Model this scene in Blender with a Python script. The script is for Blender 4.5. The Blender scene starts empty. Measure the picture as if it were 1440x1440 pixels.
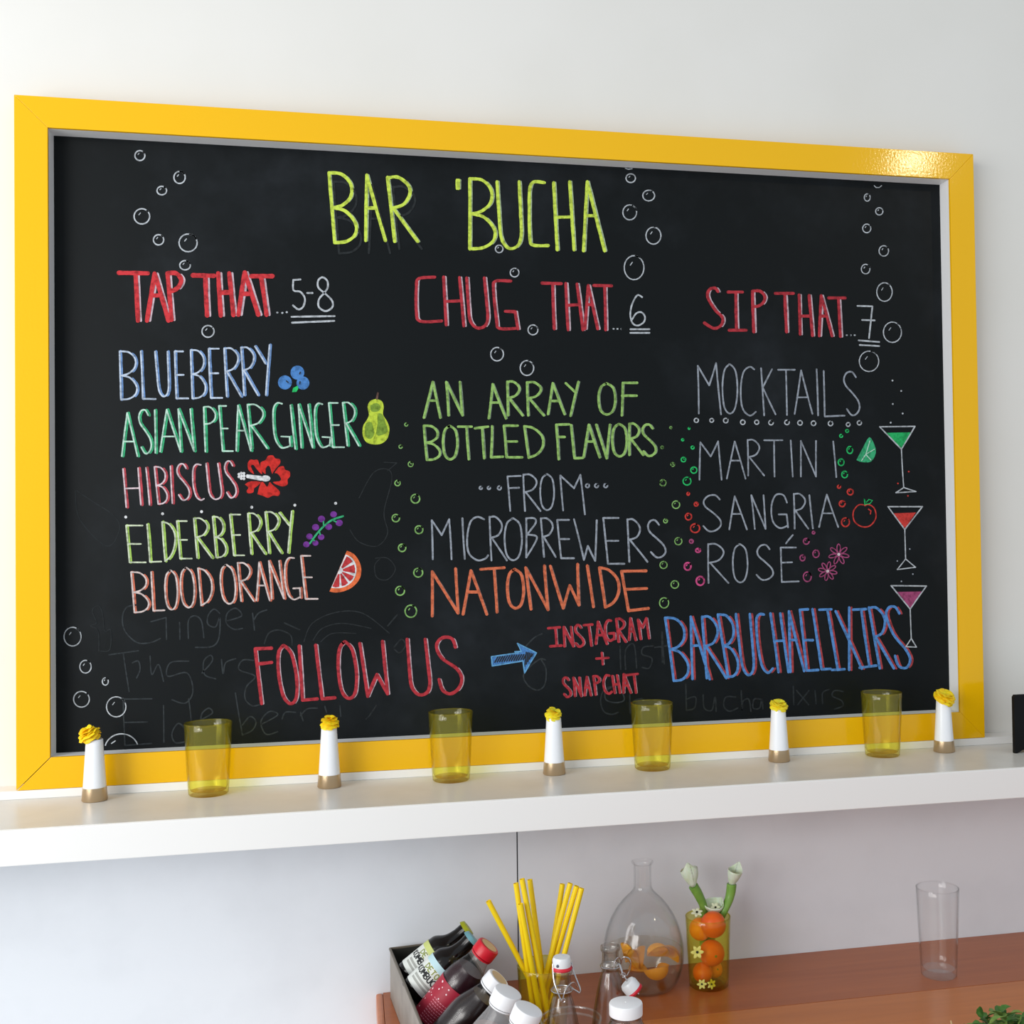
import bpy, math, random
from mathutils import Vector, Matrix
random.seed(7)
C = bpy.context.scene.collection
PI = math.pi

# ------------------------------------------------------------------ camera
F = 1620.0; PX, PY = 840.0, 720.0
YAW, PITCH, ROLL = 0.21169, 0.01984, -0.013334
CAM = Vector((0.51534, -1.96669, 0.38905))
fw = Vector((math.sin(YAW)*math.cos(PITCH), math.cos(YAW)*math.cos(PITCH), math.sin(PITCH)))
r0 = fw.cross(Vector((0, 0, 1))).normalized(); u0 = r0.cross(fw)
rt = math.cos(ROLL)*r0 + math.sin(ROLL)*u0
up = -math.sin(ROLL)*r0 + math.cos(ROLL)*u0
cd = bpy.data.cameras.new('camera'); cam = bpy.data.objects.new('camera', cd); C.objects.link(cam)
m = Matrix.Identity(4)
for i in range(3):
    m[i][0] = rt[i]; m[i][1] = up[i]; m[i][2] = -fw[i]; m[i][3] = CAM[i]
cam.matrix_world = m
cd.sensor_fit = 'HORIZONTAL'; cd.sensor_width = 36; cd.lens = 36*F/1440
cd.shift_x = -(PX-720)/1440; cd.shift_y = 0; cd.clip_start = 0.02
bpy.context.scene.camera = cam

# ------------------------------------------------------------------ world, lights, exposure
sc = bpy.context.scene
sc.view_settings.view_transform = 'Standard'; sc.view_settings.look = 'None'
sc.view_settings.exposure = 0.12; sc.view_settings.gamma = 1.0
sc.view_settings.use_curve_mapping = False
sc.cycles.transparent_max_bounces = 32      # many thin glass walls behind one another
w = bpy.data.worlds.new('room'); sc.world = w; w.use_nodes = True
w.node_tree.nodes['Background'].inputs[0].default_value = (0.84, 0.92, 1.0, 1)
w.node_tree.nodes['Background'].inputs[1].default_value = 0.59

def area(name, loc, target, sx, sy, power, color):
    l = bpy.data.lights.new(name, 'AREA'); l.shape = 'RECTANGLE'; l.size = sx; l.size_y = sy
    l.energy = power; l.color = color
    o = bpy.data.objects.new(name, l); C.objects.link(o); o.location = loc
    o.rotation_euler = (Vector(target)-Vector(loc)).to_track_quat('-Z', 'Y').to_euler()
    return o
# tall shop window to the left, plus an added fill light behind the viewer
area('window_light', (-1.35, -1.35, 0.75), (0.5, 0.0, 0.45), 1.2, 1.7, 28, (1.0, 0.99, 0.97))
area('front_fill_light', (-2.4, -4.0, 1.0), (1.2, 0, 0.2), 2.0, 1.7, 74, (1.0, 0.985, 0.96))
def lamp(name, loc, r, power, color):
    l = bpy.data.lights.new(name, 'POINT'); l.shadow_soft_size = r; l.energy = power; l.color = color
    o = bpy.data.objects.new(name, l); C.objects.link(o); o.location = loc; return o

# ------------------------------------------------------------------ photo rays onto the real planes
FH = 1.10; FW = 1.6749; FM = 0.0495          # frame height, width, rail width
BD = 0.0386; WT = 0.0438                     # slate depth, wall depth behind the frame front (y = 0)
ZS = -0.0140; SD = 0.2010; SH = 0.0515       # shelf top, depth, thickness
ZC = -0.3844                                 # counter top
def ray(u, v):
    return fw + rt*((u-PX)/F) + up*((PY-v)/F)
def at_y(u, v, y):
    d = ray(u, v); return CAM + d*((y-CAM.y)/d.y)
def at_z(u, v, z):
    d = ray(u, v); return CAM + d*((z-CAM.z)/d.z)
P0 = at_y(1284, 226, 0); dd = ray(1284, 226); dd = Vector((dd.x, -dd.y, dd.z)).normalized()
lamp('ceiling_lamp_light', P0 + dd*2.3, 0.03, 7, (1.0, 0.86, 0.62))

# ------------------------------------------------------------------ materials
def lin(c):
    return tuple((x/255/12.92 if x/255 <= 0.04045 else ((x/255+0.055)/1.055)**2.4) for x in c)
MATS = {}
def mat(name, rgb, rough=0.5, metal=0.0, spec=0.5, bump=None, mottle=None, coat=0, sub=0, trans=0, ior=1.45, linear=False):
    if name in MATS: return MATS[name]
    m = bpy.data.materials.new(name); m.use_nodes = True; nt = m.node_tree
    b = nt.nodes['Principled BSDF']
    c = rgb if linear else lin(rgb)
    b.inputs['Base Color'].default_value = (*c, 1)
    b.inputs['Roughness'].default_value = rough; b.inputs['Metallic'].default_value = metal
    b.inputs['Specular IOR Level'].default_value = spec
    b.inputs['Coat Weight'].default_value = coat
    b.inputs['Transmission Weight'].default_value = trans; b.inputs['IOR'].default_value = ior
    if sub:
        b.inputs['Subsurface Weight'].default_value = sub; b.inputs['Subsurface Scale'].default_value = 0.01
    tc = nt.nodes.new('ShaderNodeTexCoord')
    if mottle:                      # (scale, other colour, low, high)
        n = nt.nodes.new('ShaderNodeTexNoise'); n.inputs['Scale'].default_value = mottle[0]; n.inputs['Detail'].default_value = 5
        nt.links.new(tc.outputs['Object'], n.inputs['Vector'])
        r = nt.nodes.new('ShaderNodeMapRange'); r.inputs[1].default_value = mottle[2]; r.inputs[2].default_value = mottle[3]
        nt.links.new(n.outputs['Fac'], r.inputs[0])
        mx = nt.nodes.new('ShaderNodeMix'); mx.data_type = 'RGBA'
        mx.inputs[6].default_value = (*c, 1); mx.inputs[7].default_value = (*(mottle[1] if linear else lin(mottle[1])), 1)
        nt.links.new(r.outputs[0], mx.inputs[0]); nt.links.new(mx.outputs[2], b.inputs['Base Color'])
    if bump:                        # (scale, strength, distance)
        n = nt.nodes.new('ShaderNodeTexNoise'); n.inputs['Scale'].default_value = bump[0]; n.inputs['Detail'].default_value = 3
        nt.links.new(tc.outputs['Object'], n.inputs['Vector'])
        bp = nt.nodes.new('ShaderNodeBump'); bp.inputs['Strength'].default_value = bump[1]; bp.inputs['Distance'].default_value = bump[2]
        nt.links.new(n.outputs['Fac'], bp.inputs['Height']); nt.links.new(bp.outputs[0], b.inputs['Normal'])
    MATS[name] = m; return m

def glass(name, tint, edge, rough=0.09, power=4.0, haze=None, gloss=0.04):
    """thin-walled glass: tinted transmission (denser where the wall is seen edge-on) plus a fresnel gloss"""
    if name in MATS: return MATS[name]
    m = bpy.data.materials.new(name); m.use_nodes = True; nt = m.node_tree
    for n in list(nt.nodes): nt.nodes.remove(n)
    out = nt.nodes.new('ShaderNodeOutputMaterial')
    tr = nt.nodes.new('ShaderNodeBsdfTransparent'); gl = nt.nodes.new('ShaderNodeBsdfGlossy')
    gl.inputs['Roughness'].default_value = rough
    lw = nt.nodes.new('ShaderNodeLayerWeight'); lw.inputs['Blend'].default_value = 0.5
    pw = nt.nodes.new('ShaderNodeMath'); pw.operation = 'POWER'; pw.inputs[1].default_value = power
    nt.links.new(lw.outputs['Facing'], pw.inputs[0])
    mx = nt.nodes.new('ShaderNodeMix'); mx.data_type = 'RGBA'
    mx.inputs[6].default_value = (*tint, 1); mx.inputs[7].default_value = (*edge, 1)
    nt.links.new(pw.outputs[0], mx.inputs[0]); nt.links.new(mx.outputs[2], tr.inputs['Color'])
    p5 = nt.nodes.new('ShaderNodeMath'); p5.operation = 'POWER'; p5.inputs[1].default_value = 5.0   # Schlick
    nt.links.new(lw.outputs['Facing'], p5.inputs[0])
    mn = nt.nodes.new('ShaderNodeMath'); mn.operation = 'MULTIPLY_ADD'; mn.inputs[1].default_value = 0.75; mn.inputs[2].default_value = gloss
    nt.links.new(p5.outputs[0], mn.inputs[0])
    ms = nt.nodes.new('ShaderNodeMixShader')
    nt.links.new(mn.outputs[0], ms.inputs[0]); nt.links.new(tr.outputs[0], ms.inputs[1]); nt.links.new(gl.outputs[0], ms.inputs[2])
    last = ms
    if haze:                       # slight colour scattered by the glass body itself
        df = nt.nodes.new('ShaderNodeBsdfDiffuse'); df.inputs[0].default_value = (*haze[1], 1)
        m2 = nt.nodes.new('ShaderNodeMixShader'); m2.inputs[0].default_value = haze[0]
        nt.links.new(ms.outputs[0], m2.inputs[1]); nt.links.new(df.outputs[0], m2.inputs[2]); last = m2
    nt.links.new(last.outputs[0], out.inputs['Surface'])
    MATS[name] = m; return m

M_wall = mat('wall_paint', (226, 224, 219), 0.75, bump=(90, 0.06, 0.002), mottle=(2.5, (221, 219, 213), 0.4, 0.7))
M_lower = mat('lower_wall_paint', (229, 232, 237), 0.5, bump=(60, 0.08, 0.002), mottle=(9, (222, 225, 230), 0.45, 0.8))
M_white = mat('shelf_paint', (236, 234, 231), 0.32, bump=(70, 0.10, 0.001))
M_top = mat('shelf_top_paint', (222, 219, 212), 0.30, bump=(40, 0.05, 0.001), mottle=(14, (214, 211, 204), 0.45, 0.75))
M_liner = mat('liner_paint', (238, 238, 238), 0.5, bump=(60, 0.1, 0.001))
M_dark = mat('seam_shadow_gap', (60, 58, 58), 0.9)
M_yellow = mat('yellow_gloss_paint', (238, 182, 12), 0.10, spec=0.42, bump=(230, 0.32, 0.00038))

# slate: black paint with old rubbed-out chalk dust
M_slate = bpy.data.materials.new('slate_paint'); M_slate.use_nodes = True
nt = M_slate.node_tree; b = nt.nodes['Principled BSDF']; b.inputs['Roughness'].default_value = 0.45
b.inputs['Specular IOR Level'].default_value = 0.16
tc = nt.nodes.new('ShaderNodeTexCoord')
n1 = nt.nodes.new('ShaderNodeTexNoise'); n1.inputs['Scale'].default_value = 2.6; n1.inputs['Detail'].default_value = 7; n1.inputs['Roughness'].default_value = 0.62
n2 = nt.nodes.new('ShaderNodeTexNoise'); n2.inputs['Scale'].default_value = 38; n2.inputs['Detail'].default_value = 4
nt.links.new(tc.outputs['Object'], n1.inputs['Vector']); nt.links.new(tc.outputs['Object'], n2.inputs['Vector'])
mm = nt.nodes.new('ShaderNodeMapRange'); mm.inputs[1].default_value = 0.5; mm.inputs[2].default_value = 0.85
nt.links.new(n1.outputs['Fac'], mm.inputs[0])
mu = nt.nodes.new('ShaderNodeMath'); mu.operation = 'MULTIPLY'; nt.links.new(mm.outputs[0], mu.inputs[0]); nt.links.new(n2.outputs['Fac'], mu.inputs[1])
mx = nt.nodes.new('ShaderNodeMix'); mx.data_type = 'RGBA'
mx.inputs[6].default_value = (0.0028, 0.0044, 0.0052, 1); mx.inputs[7].default_value = (0.026, 0.031, 0.038, 1)
nt.links.new(mu.outputs[0], mx.inputs[0]); nt.links.new(mx.outputs[2], b.inputs['Base Color'])

# ------------------------------------------------------------------ mesh helpers
class MB:
    def __init__(s): s.v = []; s.f = []; s.mi = []
    def add(s, vs, fs, mi=0):
        o = len(s.v); s.v += [tuple(p) for p in vs]
        s.f += [tuple(i+o for i in f) for f in fs]; s.mi += [mi]*len(fs)
    def box(s, a, b, mi=0, bev=0.0):
        x0, y0, z0 = a; x1, y1, z1 = b
        if bev <= 0:
            s.add([(x0,y0,z0),(x1,y0,z0),(x1,y1,z0),(x0,y1,z0),(x0,y0,z1),(x1,y0,z1),(x1,y1,z1),(x0,y1,z1)],
                  [(0,3,2,1),(4,5,6,7),(0,1,5,4),(1,2,6,5),(2,3,7,6),(3,0,4,7)], mi); return
        import bmesh
        bm = bmesh.new(); bmesh.ops.create_cube(bm, size=1)
        for v in bm.verts: v.co = Vector(((x0+x1)/2+v.co.x*(x1-x0), (y0+y1)/2+v.co.y*(y1-y0), (z0+z1)/2+v.co.z*(z1-z0)))
        bmesh.ops.bevel(bm, geom=bm.edges[:], offset=bev, segments=2, affect='EDGES', profile=0.6)
        bm.verts.index_update(); s.add([v.co for v in bm.verts], [[v.index for v in f.verts] for f in bm.faces], mi); bm.free()
    def lathe(s, prof, n=40, mi=0, xf=None, close=False):
        """prof = [(r, z)...]; xf maps Vector -> Vector"""
        vs = []; fs = []; rows = []
        for r, z in prof:
            if r < 1e-6: rows.append([len(vs)]); vs.append(Vector((0, 0, z)))
            else:
                rows.append(list(range(len(vs), len(vs)+n)))
                vs += [Vector((r*math.cos(2*PI*k/n), r*math.sin(2*PI*k/n), z)) for k in range(n)]
        R = rows + ([rows[0]] if close else [])
        for a, b in zip(R, R[1:]):
            for k in range(n):
                k2 = (k+1) % n
                if len(a) == 1 and len(b) == 1: continue
                if len(a) == 1: fs.append((a[0], b[k2], b[k]))
                elif len(b) == 1: fs.append((a[k], a[k2], b[0]))
                else: fs.append((a[k], a[k2], b[k2], b[k]))
        if xf: vs = [xf(p) for p in vs]
        s.add(vs, fs, mi)
    def tube(s, pts, r, n=10, mi=0, cap=True, hollow=False):
        pts = [Vector(p) for p in pts]; rr = r if isinstance(r, (list, tuple)) else [r]*len(pts)
        vs = []; fs = []; prev = None
        for i, p in enumerate(pts):
            t = (pts[min(i+1, len(pts)-1)]-pts[max(i-1, 0)]).normalized()
            if prev is None: a = t.orthogonal().normalized()
            else: a = (prev-t*prev.dot(t)).normalized()
            prev = a; bb = t.cross(a)
            vs += [p+(a*math.cos(2*PI*k/n)+bb*math.sin(2*PI*k/n))*rr[i] for k in range(n)]
        for i in range(len(pts)-1):
            for k in range(n):
                k2 = (k+1) % n; fs.append((i*n+k, i*n+k2, (i+1)*n+k2, (i+1)*n+k))
        if cap: fs.append(tuple(range(n))[::-1]); fs.append(tuple(range((len(pts)-1)*n, len(pts)*n)))
        s.add(vs, fs, mi)
    def build(s, name, mats, parent=None, smooth=False, sharp=35):
        me = bpy.data.meshes.new(name); me.from_pydata([tuple(p) for p in s.v], [], s.f)
        mats = mats if isinstance(mats, (list, tuple)) else [mats]
        for q in mats: me.materials.append(q)
        me.polygons.foreach_set('material_index', s.mi)
        me.update()
        if smooth:
            me.polygons.foreach_set('use_smooth', [True]*len(me.polygons))
            try: me.set_sharp_from_angle(angle=math.radians(sharp))
            except Exception: pass
        o = bpy.data.objects.new(name, me); C.objects.link(o)
        if parent: o.parent = parent
        return o
def tag(o, label=None, cat=None, group=None, kind=None):
    if label: o['label'] = label
    if cat: o['category'] = cat
    if group: o['group'] = group
    if kind: o['kind'] = kind
    return o
def thing(name, loc, label, cat, group=None, rot=(0, 0, 0)):
    o = bpy.data.objects.new(name, None); o.empty_display_size = 0.02; C.objects.link(o)
    o.location = loc; o.rotation_euler = rot
    return tag(o, label, cat, group)
def copy_tree(o, parent=None):
    c = o.copy(); C.objects.link(c)
    if parent: c.parent = parent
    for ch in [k for k in bpy.data.objects if k.parent == o]: copy_tree(ch, c)
    return c

# ------------------------------------------------------------------ the setting
X0, X1 = -1.3, 3.0
mb = MB(); mb.box((X0, WT, ZS-SH+0.01), (X1, WT+0.1, 2.2)); wall = mb.build('wall_back', M_wall); tag(wall, kind='structure')
xs = at_y(728, 1240, WT).x
mb = MB(); mb.box((X0, WT+0.006, -1.25), (X1, WT+0.1, ZS-SH+0.01)); o = mb.build('panel_backing', M_dark, wall)
for a, b_ in ((X0, xs-0.0012), (xs+0.0012, X1)):
    mb = MB(); mb.box((a, WT, -1.25), (b_, WT+0.006, ZS-SH+0.0099)); o = mb.build('wall_panel', M_lower, wall)
mb = MB(); mb.box((X0, 0.0002, ZS), (X1, WT, -0.0004), bev=0.0012); tag(mb.build('trim_1', M_white), kind='structure')

# shelf: white face, duller top board
sh = thing('wall_shelf', (0.9, 0, ZS-SH), 'long white painted wall shelf running under the yellow-framed chalkboard', 'shelf')
mb = MB(); mb.box((X0-0.9, -SD, 0), (X1-0.9, WT, SH-0.0012), bev=0.0012); mb.build('shelf_board', M_white, sh)
mb = MB(); mb.box((X0-0.9, -SD+0.0015, SH-0.0013), (X1-0.9, WT, SH)); mb.build('shelf_top', M_top, sh)

# ------------------------------------------------------------------ chalkboard
cb = thing('chalkboard', (0, 0, 0), 'large chalkboard menu in a glossy yellow frame, lettered in coloured chalk', 'chalkboard')
def rail(p_out0, p_out1, inward, name='frame_rail', ga=0.00008):
    """mitred rail: L section swept from corner to corner; inward = unit vector to the opening"""
    a = Vector(p_out0); b = Vector(p_out1); t = (b-a).normalized(); iw = Vector(inward); 
    prof = [(0, 0), (FM, 0), (FM, 0.006), (FM-0.005, 0.006), (FM-0.005, WT), (0, WT)]
    vs = [a+t*(q+ga)+iw*q+Vector((0, y, 0)) for q, y in prof] + [b-t*(q+0.00008)+iw*q+Vector((0, y, 0)) for q, y in prof]
    n = len(prof); fs = [(k, (k+1) % n, n+(k+1) % n, n+k) for k in range(n)] + [tuple(range(n))[::-1], tuple(range(n, 2*n))]
    mb = MB(); mb.add(vs, fs); o = mb.build(name, M_yellow, cb)
    bv = o.modifiers.new('b', 'BEVEL'); bv.width = 0.0005; bv.segments = 2; bv.limit_method = 'ANGLE'
    return o
rail((0, 0, FH), (FW, 0, FH), (0, 0, -1)); rail((0, 0, 0), (FW, 0, 0), (0, 0, 1), ga=0.0012)
rail((0, 0, 0), (0, 0, FH), (1, 0, 0)); rail((FW, 0, 0), (FW, 0, FH), (-1, 0, 0))
e = FM-0.0048
for a, b_ in (((e, 0.0061, FM), (FM, BD, FH-FM)), ((FW-FM, 0.0061, FM), (FW-e, BD, FH-FM)),
              ((e, 0.0061, FH-FM), (FW-e, BD, FH-e)), ((e, 0.0061, e), (FW-e, BD, FM))):
    mb = MB(); mb.box(a, b_); tag(mb.build('frame_liner', M_liner, cb), 'unpainted-looking pale grey inner return of the frame')
mb = MB(); mb.box((e, BD, e), (FW-e, WT-0.0002, FH-e)); slate = mb.build('slate', M_slate, cb)

# ---- chalk drawing: strokes traced on the slate plane
ILL = 1.2
def chalk(name, rgb, k=1.0):
    c = tuple(min(0.95, x/ILL*k) for x in lin(rgb)); d = tuple(x*0.48 for x in c)
    return mat('chalk_'+name, c, 0.85, spec=0.2, mottle=(170, d, 0.42, 0.72), linear=True)
CH = dict(
    lime=chalk('lime', (216, 240, 92)), limew=chalk('lime_white', (180, 200, 165)),
    red=chalk('red', (214, 62, 68)), red2=chalk('red_dark', (190, 58, 68)), redw=chalk('red_white', (212, 190, 200)),
    white=chalk('white', (196, 202, 208)), grey=chalk('grey', (150, 157, 167), 1.15), dotw=chalk('dot_white', (232, 234, 236)),
    blue=chalk('blue', (120, 158, 212)), bluew=chalk('blue_white', (200, 215, 235)), bblue=chalk('berry_blue', (82, 138, 205)),
    green=chalk('green', (62, 180, 124)), greenw=chalk('green_white', (196, 232, 214)), bgreen=chalk('bright_green', (46, 200, 110)),
    hib=chalk('hibiscus_pink', (196, 76, 86)), hibw=chalk('pink_white', (226, 205, 212)), pred=chalk('petal_red', (214, 52, 46)),
    eld=chalk('elder_green', (172, 212, 100)), eldw=chalk('elder_white', (214, 226, 196)), purple=chalk('purple', (122, 58, 152)),
    blo=chalk('blood_orange', (218, 118, 92)), blow=chalk('orange_white', (226, 208, 204)), orange=chalk('orange', (240, 118, 70)),
    pale=chalk('pale_green', (158, 200, 112)), palew=chalk('pale_grey', (140, 160, 140)), pear=chalk('pear', (200, 222, 72)), pear2=chalk('pear_shade', (132, 164, 62)),
    bub=chalk('bubble_green', (140, 190, 110)), nat=chalk('nation_orange', (226, 120, 84)), natw=chalk('nation_grey', (170, 140, 136)),
    arrow=chalk('arrow_blue', (108, 172, 220)), barb=chalk('handle_blue', (92, 148, 214)), barr=chalk('handle_red', (182, 72, 76)),
    pink=chalk('pink', (214, 84, 140)), pinkd=chalk('pink_dim', (170, 78, 122)), sred=chalk('small_red', (212, 66, 60)), brown=chalk('brown', (110, 84, 74)),
    ghost=chalk('rubbed_out', (52, 57, 60), 1.15), ghost2=chalk('rubbed_out_faint', (42, 46, 48), 1.2), gline=chalk('cocktail_green', (44, 186, 106)), seg=chalk('segment_red', (200, 62, 66)),
    dark=mat('slate_mark', (0.006, 0.008, 0.010), 0.6, linear=True))

def bez(pts, n=6):       # catmull-rom through the points
    if len(pts) < 3: return pts
    P = [pts[0]]+list(pts)+[pts[-1]]; out = []
    for i in range(1, len(P)-2):
        p0, p1, p2, p3 = P[i-1:i+3]
        for k in range(n):
            t = k/n
            out.append(tuple(0.5*((2*p1[j])+(-p0[j]+p2[j])*t+(2*p0[j]-5*p1[j]+4*p2[j]-p3[j])*t*t+(-p0[j]+3*p1[j]-3*p2[j]+p3[j])*t**3) for j in (0, 1)))
    out.append(tuple(pts[-1])); return out
def ell(cx, cy, rx, ry, a0=0, a1=360, n=24):
    return [(cx+rx*math.cos(math.radians(a0+(a1-a0)*k/n)), cy+ry*math.sin(math.radians(a0+(a1-a0)*k/n))) for k in range(n+1)]

G = {   # unit glyphs, each stroke ('p' straight | 'c' curved, points)
 'B': [('p', [(0,0),(0,1)]), ('c', [(0,0),(.55,.02),(.92,.16),(.88,.34),(.5,.46),(.08,.5)]), ('c', [(.08,.5),(.6,.55),(1,.72),(.95,.88),(.55,.98),(0,1)])],
 'R': [('p', [(0,0),(0,1)]), ('c', [(0,.01),(.5,0),(.92,.12),(.95,.26),(.6,.42),(.08,.48)]), ('p', [(.1,.48),(1,1)])],
 'P': [('p', [(0,0),(0,1)]), ('c', [(0,.0),(.6,0),(1,.13),(.9,.27),(.5,.36),(.05,.38)])],
 'D': [('p', [(0,0),(0,1)]), ('c', [(0,0),(.5,.06),(.95,.3),(.98,.62),(.6,.88),(0,1)])],
 'E': [('p', [(0,0),(0,1)]), ('p', [(0,0),(1,0)]), ('p', [(0,.5),(.8,.5)]), ('p', [(0,1),(1,1)])],
 'U': [('c', [(0,0),(.02,.5),(.08,.85),(.4,1),(.8,.96),(.98,.8),(1,.5),(1,0)])],
 'V': [('p', [(0,0),(.5,1),(1,0)])],
 'O': [('c', [(.45,0),(.14,.12),(0,.45),(.1,.85),(.45,1),(.82,.9),(1,.55),(.9,.15),(.55,0),(.4,.01)])],
 'S': [('c', [(.95,.12),(.7,0),(.3,.02),(.05,.16),(.15,.32),(.6,.5),(.95,.68),(.98,.85),(.7,.98),(.35,1),(.05,.86)])],
 'H': [('p', [(0,0),(0,1)]), ('p', [(1,0),(1,1)]), ('p', [(0,.5),(1,.5)])],
 'N': [('p', [(0,0),(0,1)]), ('p', [(0,0),(1,1)]), ('p', [(1,0),(1,1)])],
 '6': [('c', [(.85,.06),(.5,0),(.12,.3),(0,.65),(.15,.92),(.5,1),(.9,.88),(.98,.7),(.75,.56),(.4,.6),(.12,.8)])],
 '8': [('c', [(.5,.46),(.1,.3),(.1,.1),(.45,0),(.8,.1),(.78,.3),(.5,.46),(.12,.65),(.1,.88),(.5,1),(.92,.88),(.95,.68),(.5,.46)])],
}
def glyph(ch, q):
    a, b, yT, c, d, yB = q; out = []
    if ch == 'A':            # a = apex x, b = apex y ignored form: (apex, apexy, left, right, yB, bar)
        pass
    for k, pts in G[ch]:
        out.append((k, [(a+(b-a)*u+((c+(d-c)*u)-(a+(b-a)*u))*v, yT+(yB-yT)*v) for u, v in pts]))
    return out
def glA(ax, ay, xl, xr, yb, bar=None):
    h = (bar-ay)/(yb-ay) if bar else 0.58
    return [('p', [(ax, ay), (xl, yb)]), ('p', [(ax, ay), (xr, yb)]), ('p', [(ax+(xl-ax)*h, ay+(yb-ay)*h), (ax+(xr-ax)*h, ay+(yb-ay)*h)])]
CROP = dict(a=(340,200,4), b=(560,200,3.6), c=(150,360,4.2353), d=(200,480,4.5), e=(150,640,4.3636), f=(560,500,3.6), g=(560,640,3.6),
            h=(920,480,3.4286), i=(920,660,3.4286), j=(920,800,3.2727), k=(660,850,5.143), l=(340,860,4.235), m=(940,180,3.1304),
            n=(0,120,4), o=(60,840,4.235), p=(340,480,5.538), q=(400,680,6.545), z=(0,0,1))
class Ink:
    """collects strokes in photo pixels and lays them on the slate as thin raised ribbons"""
    def __init__(s, crop): s.o = CROP[crop]; s.mb = MB(); s.mats = []; s.c = 0
    def P(s, p): ox, oy, k = s.o; return (ox+p[0]/k, oy+p[1]/k)
    def mi(s, m):
        if m not in s.mats: s.mats.append(m)
        return s.mats.index(m)
    def poly(s, pts, m, lay=0, raw=False):
        q = pts if raw else [s.P(p) for p in pts]
        s.c += 1; yy = BD-0.0003-0.0005*lay-0.000007*(s.c % 70)
        vs = [at_y(u, v, yy) for u, v in q]
        s.mb.add(vs, [tuple(range(len(vs)))], s.mi(m))
    def rib(s, pts, w, m, lay=0):          # pts in photo px
        n = len(pts); L = []; R = []
        for i, p in enumerate(pts):
            a = pts[max(i-1, 0)]; b = pts[min(i+1, n-1)]; dx, dy = b[0]-a[0], b[1]-a[1]; d = math.hypot(dx, dy) or 1
            ww = w*0.5*(1+random.uniform(-.1, .1)); L.append((p[0]-dy/d*ww, p[1]+dx/d*ww)); R.append((p[0]+dy/d*ww, p[1]-dx/d*ww))
        def cap(p, q, ww):                  # rounded end beyond p, coming from q
            dx, dy = p[0]-q[0], p[1]-q[1]; d = math.hypot(dx, dy) or 1; dx /= d; dy /= d
            return [(p[0]+ww*(dx*math.sin(t)-dy*math.cos(t)), p[1]+ww*(dy*math.sin(t)+dx*math.cos(t))) for t in (PI*.25, PI*.5, PI*.75)]
        s.c += 1; y = BD-0.0003-0.0005*lay-0.000007*(s.c % 70); mi = s.mi(m)
        vs = [at_y(u, v, y) for u, v in L]+[at_y(u, v, y) for u, v in R]
        s.mb.add(vs, [(i, i+1, n+i+1, n+i) for i in range(n-1)], mi)
        e1 = cap(pts[-1], pts[-2], w*.5); e0 = cap(pts[0], pts[1], w*.5)
        s.mb.add([at_y(u, v, y) for u, v in [L[-1]]+e1+[R[-1]]], [(0, 1, 2, 3, 4)], mi)
        s.mb.add([at_y(u, v, y) for u, v in [R[0]]+e0+[L[0]]], [(0, 1, 2, 3, 4)], mi)
    def stroke(s, kind, pts, w, m, lay=0, dx=0, dy=0, vert=False):
        q = [s.P(p) for p in pts]; q = [(x+dx, y+dy) for x, y in q]
        if kind == 'c':
            q = bez(q)
            if vert:
                run = []
                for a, b in zip(q, q[1:]):
                    if abs(b[1]-a[1]) > 0.9*abs(b[0]-a[0]):
                        run = run or [a]; run.append(b)
                    else:
                        if len(run) > 3: s.rib(run, w, m, lay)
                        run = []
                if len(run) > 3: s.rib(run, w, m, lay)
            else: s.rib(q, w, m, lay)
        else:
            for a, b in zip(q, q[1:]):
                if vert and abs(b[1]-a[1]) < 1.0*abs(b[0]-a[0]): continue
                k = max(2, int(math.hypot(b[0]-a[0], b[1]-a[1])/9)+1); jx = random.uniform(-.35, .35)
                s.rib([(a[0]+(b[0]-a[0])*t/k+(jx*math.sin(PI*t/k)), a[1]+(b[1]-a[1])*t/k) for t in range(k+1)], w, m, lay)
    def word(s, items, main, w1, second=None, w2=0, dx=0):
        for it in items:
            if it[0] in ('p', 'c'): st = [it]
            elif it[0] == 'A': st = glA(*it[1:])
            elif it[0] == 'T': st = [('p', [it[1], it[2]]), ('p', [it[3], it[4]])]
            elif it[0] == 'L': st = [('p', list(it[1:]))]
            else: st = glyph(it[0], it[1:])
            for k, pts in st:
                if second: s.stroke(k, pts, w2, second, 0, dx, 0, vert=True)
                s.stroke(k, pts, w1, main, 1)
        return s
    def build(s, name, label):
        o = s.mb.build(name, s.mats, cb)
        if label: o['label'] = label
        return o
def W(crop, label, main, w1, second, w2, dx, items, name='chalk_word'):
    for lb in label.split('|'):                 # '|' parts the words of one line
        k = items.index('|') if '|' in items else len(items)
        Ink(crop).word(items[:k], CH[main], w1, CH[second] if second else None, w2, dx).build(name, lb); items = items[k+1:]
p_ = lambda *a: ('p', list(a)); c_ = lambda *a: ('c', list(a))

W('a', 'yellow-green chalk word BAR', 'lime', 4.6, 'limew', 3.2, 2.0, [('B',490,618,172,522,648,565), ('A',703,185,697,808,553,370), ('R',820,938,197,860,990,558)])
ik = Ink('a'); ik.word([('B',516,644,222,548,674,625), ('A',733,240,715,834,623,430), ('R',850,968,250,886,1012,600)], CH['ghost2'], 3.2); ik.build('rubbed_out_chalk', 'faint rubbed-out word behind BAR')
W('b', 'yellow-green chalk word BUCHA with a leading apostrophe', 'lime', 4.4, 'limew', 3.2, 2.2, [
  p_((298,192),(298,234)), p_((306,192),(305,234)), ('B',362,478,185,362,490,540), ('U',500,612,200,516,628,537),
  c_((740,205),(690,200),(668,225),(663,300),(666,480),(682,520),(760,523)), p_((787,205),(805,545)), p_((868,200),(890,545)), p_((798,380),(880,378)), ('A',957,200,938,1045,550,372)])
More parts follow.
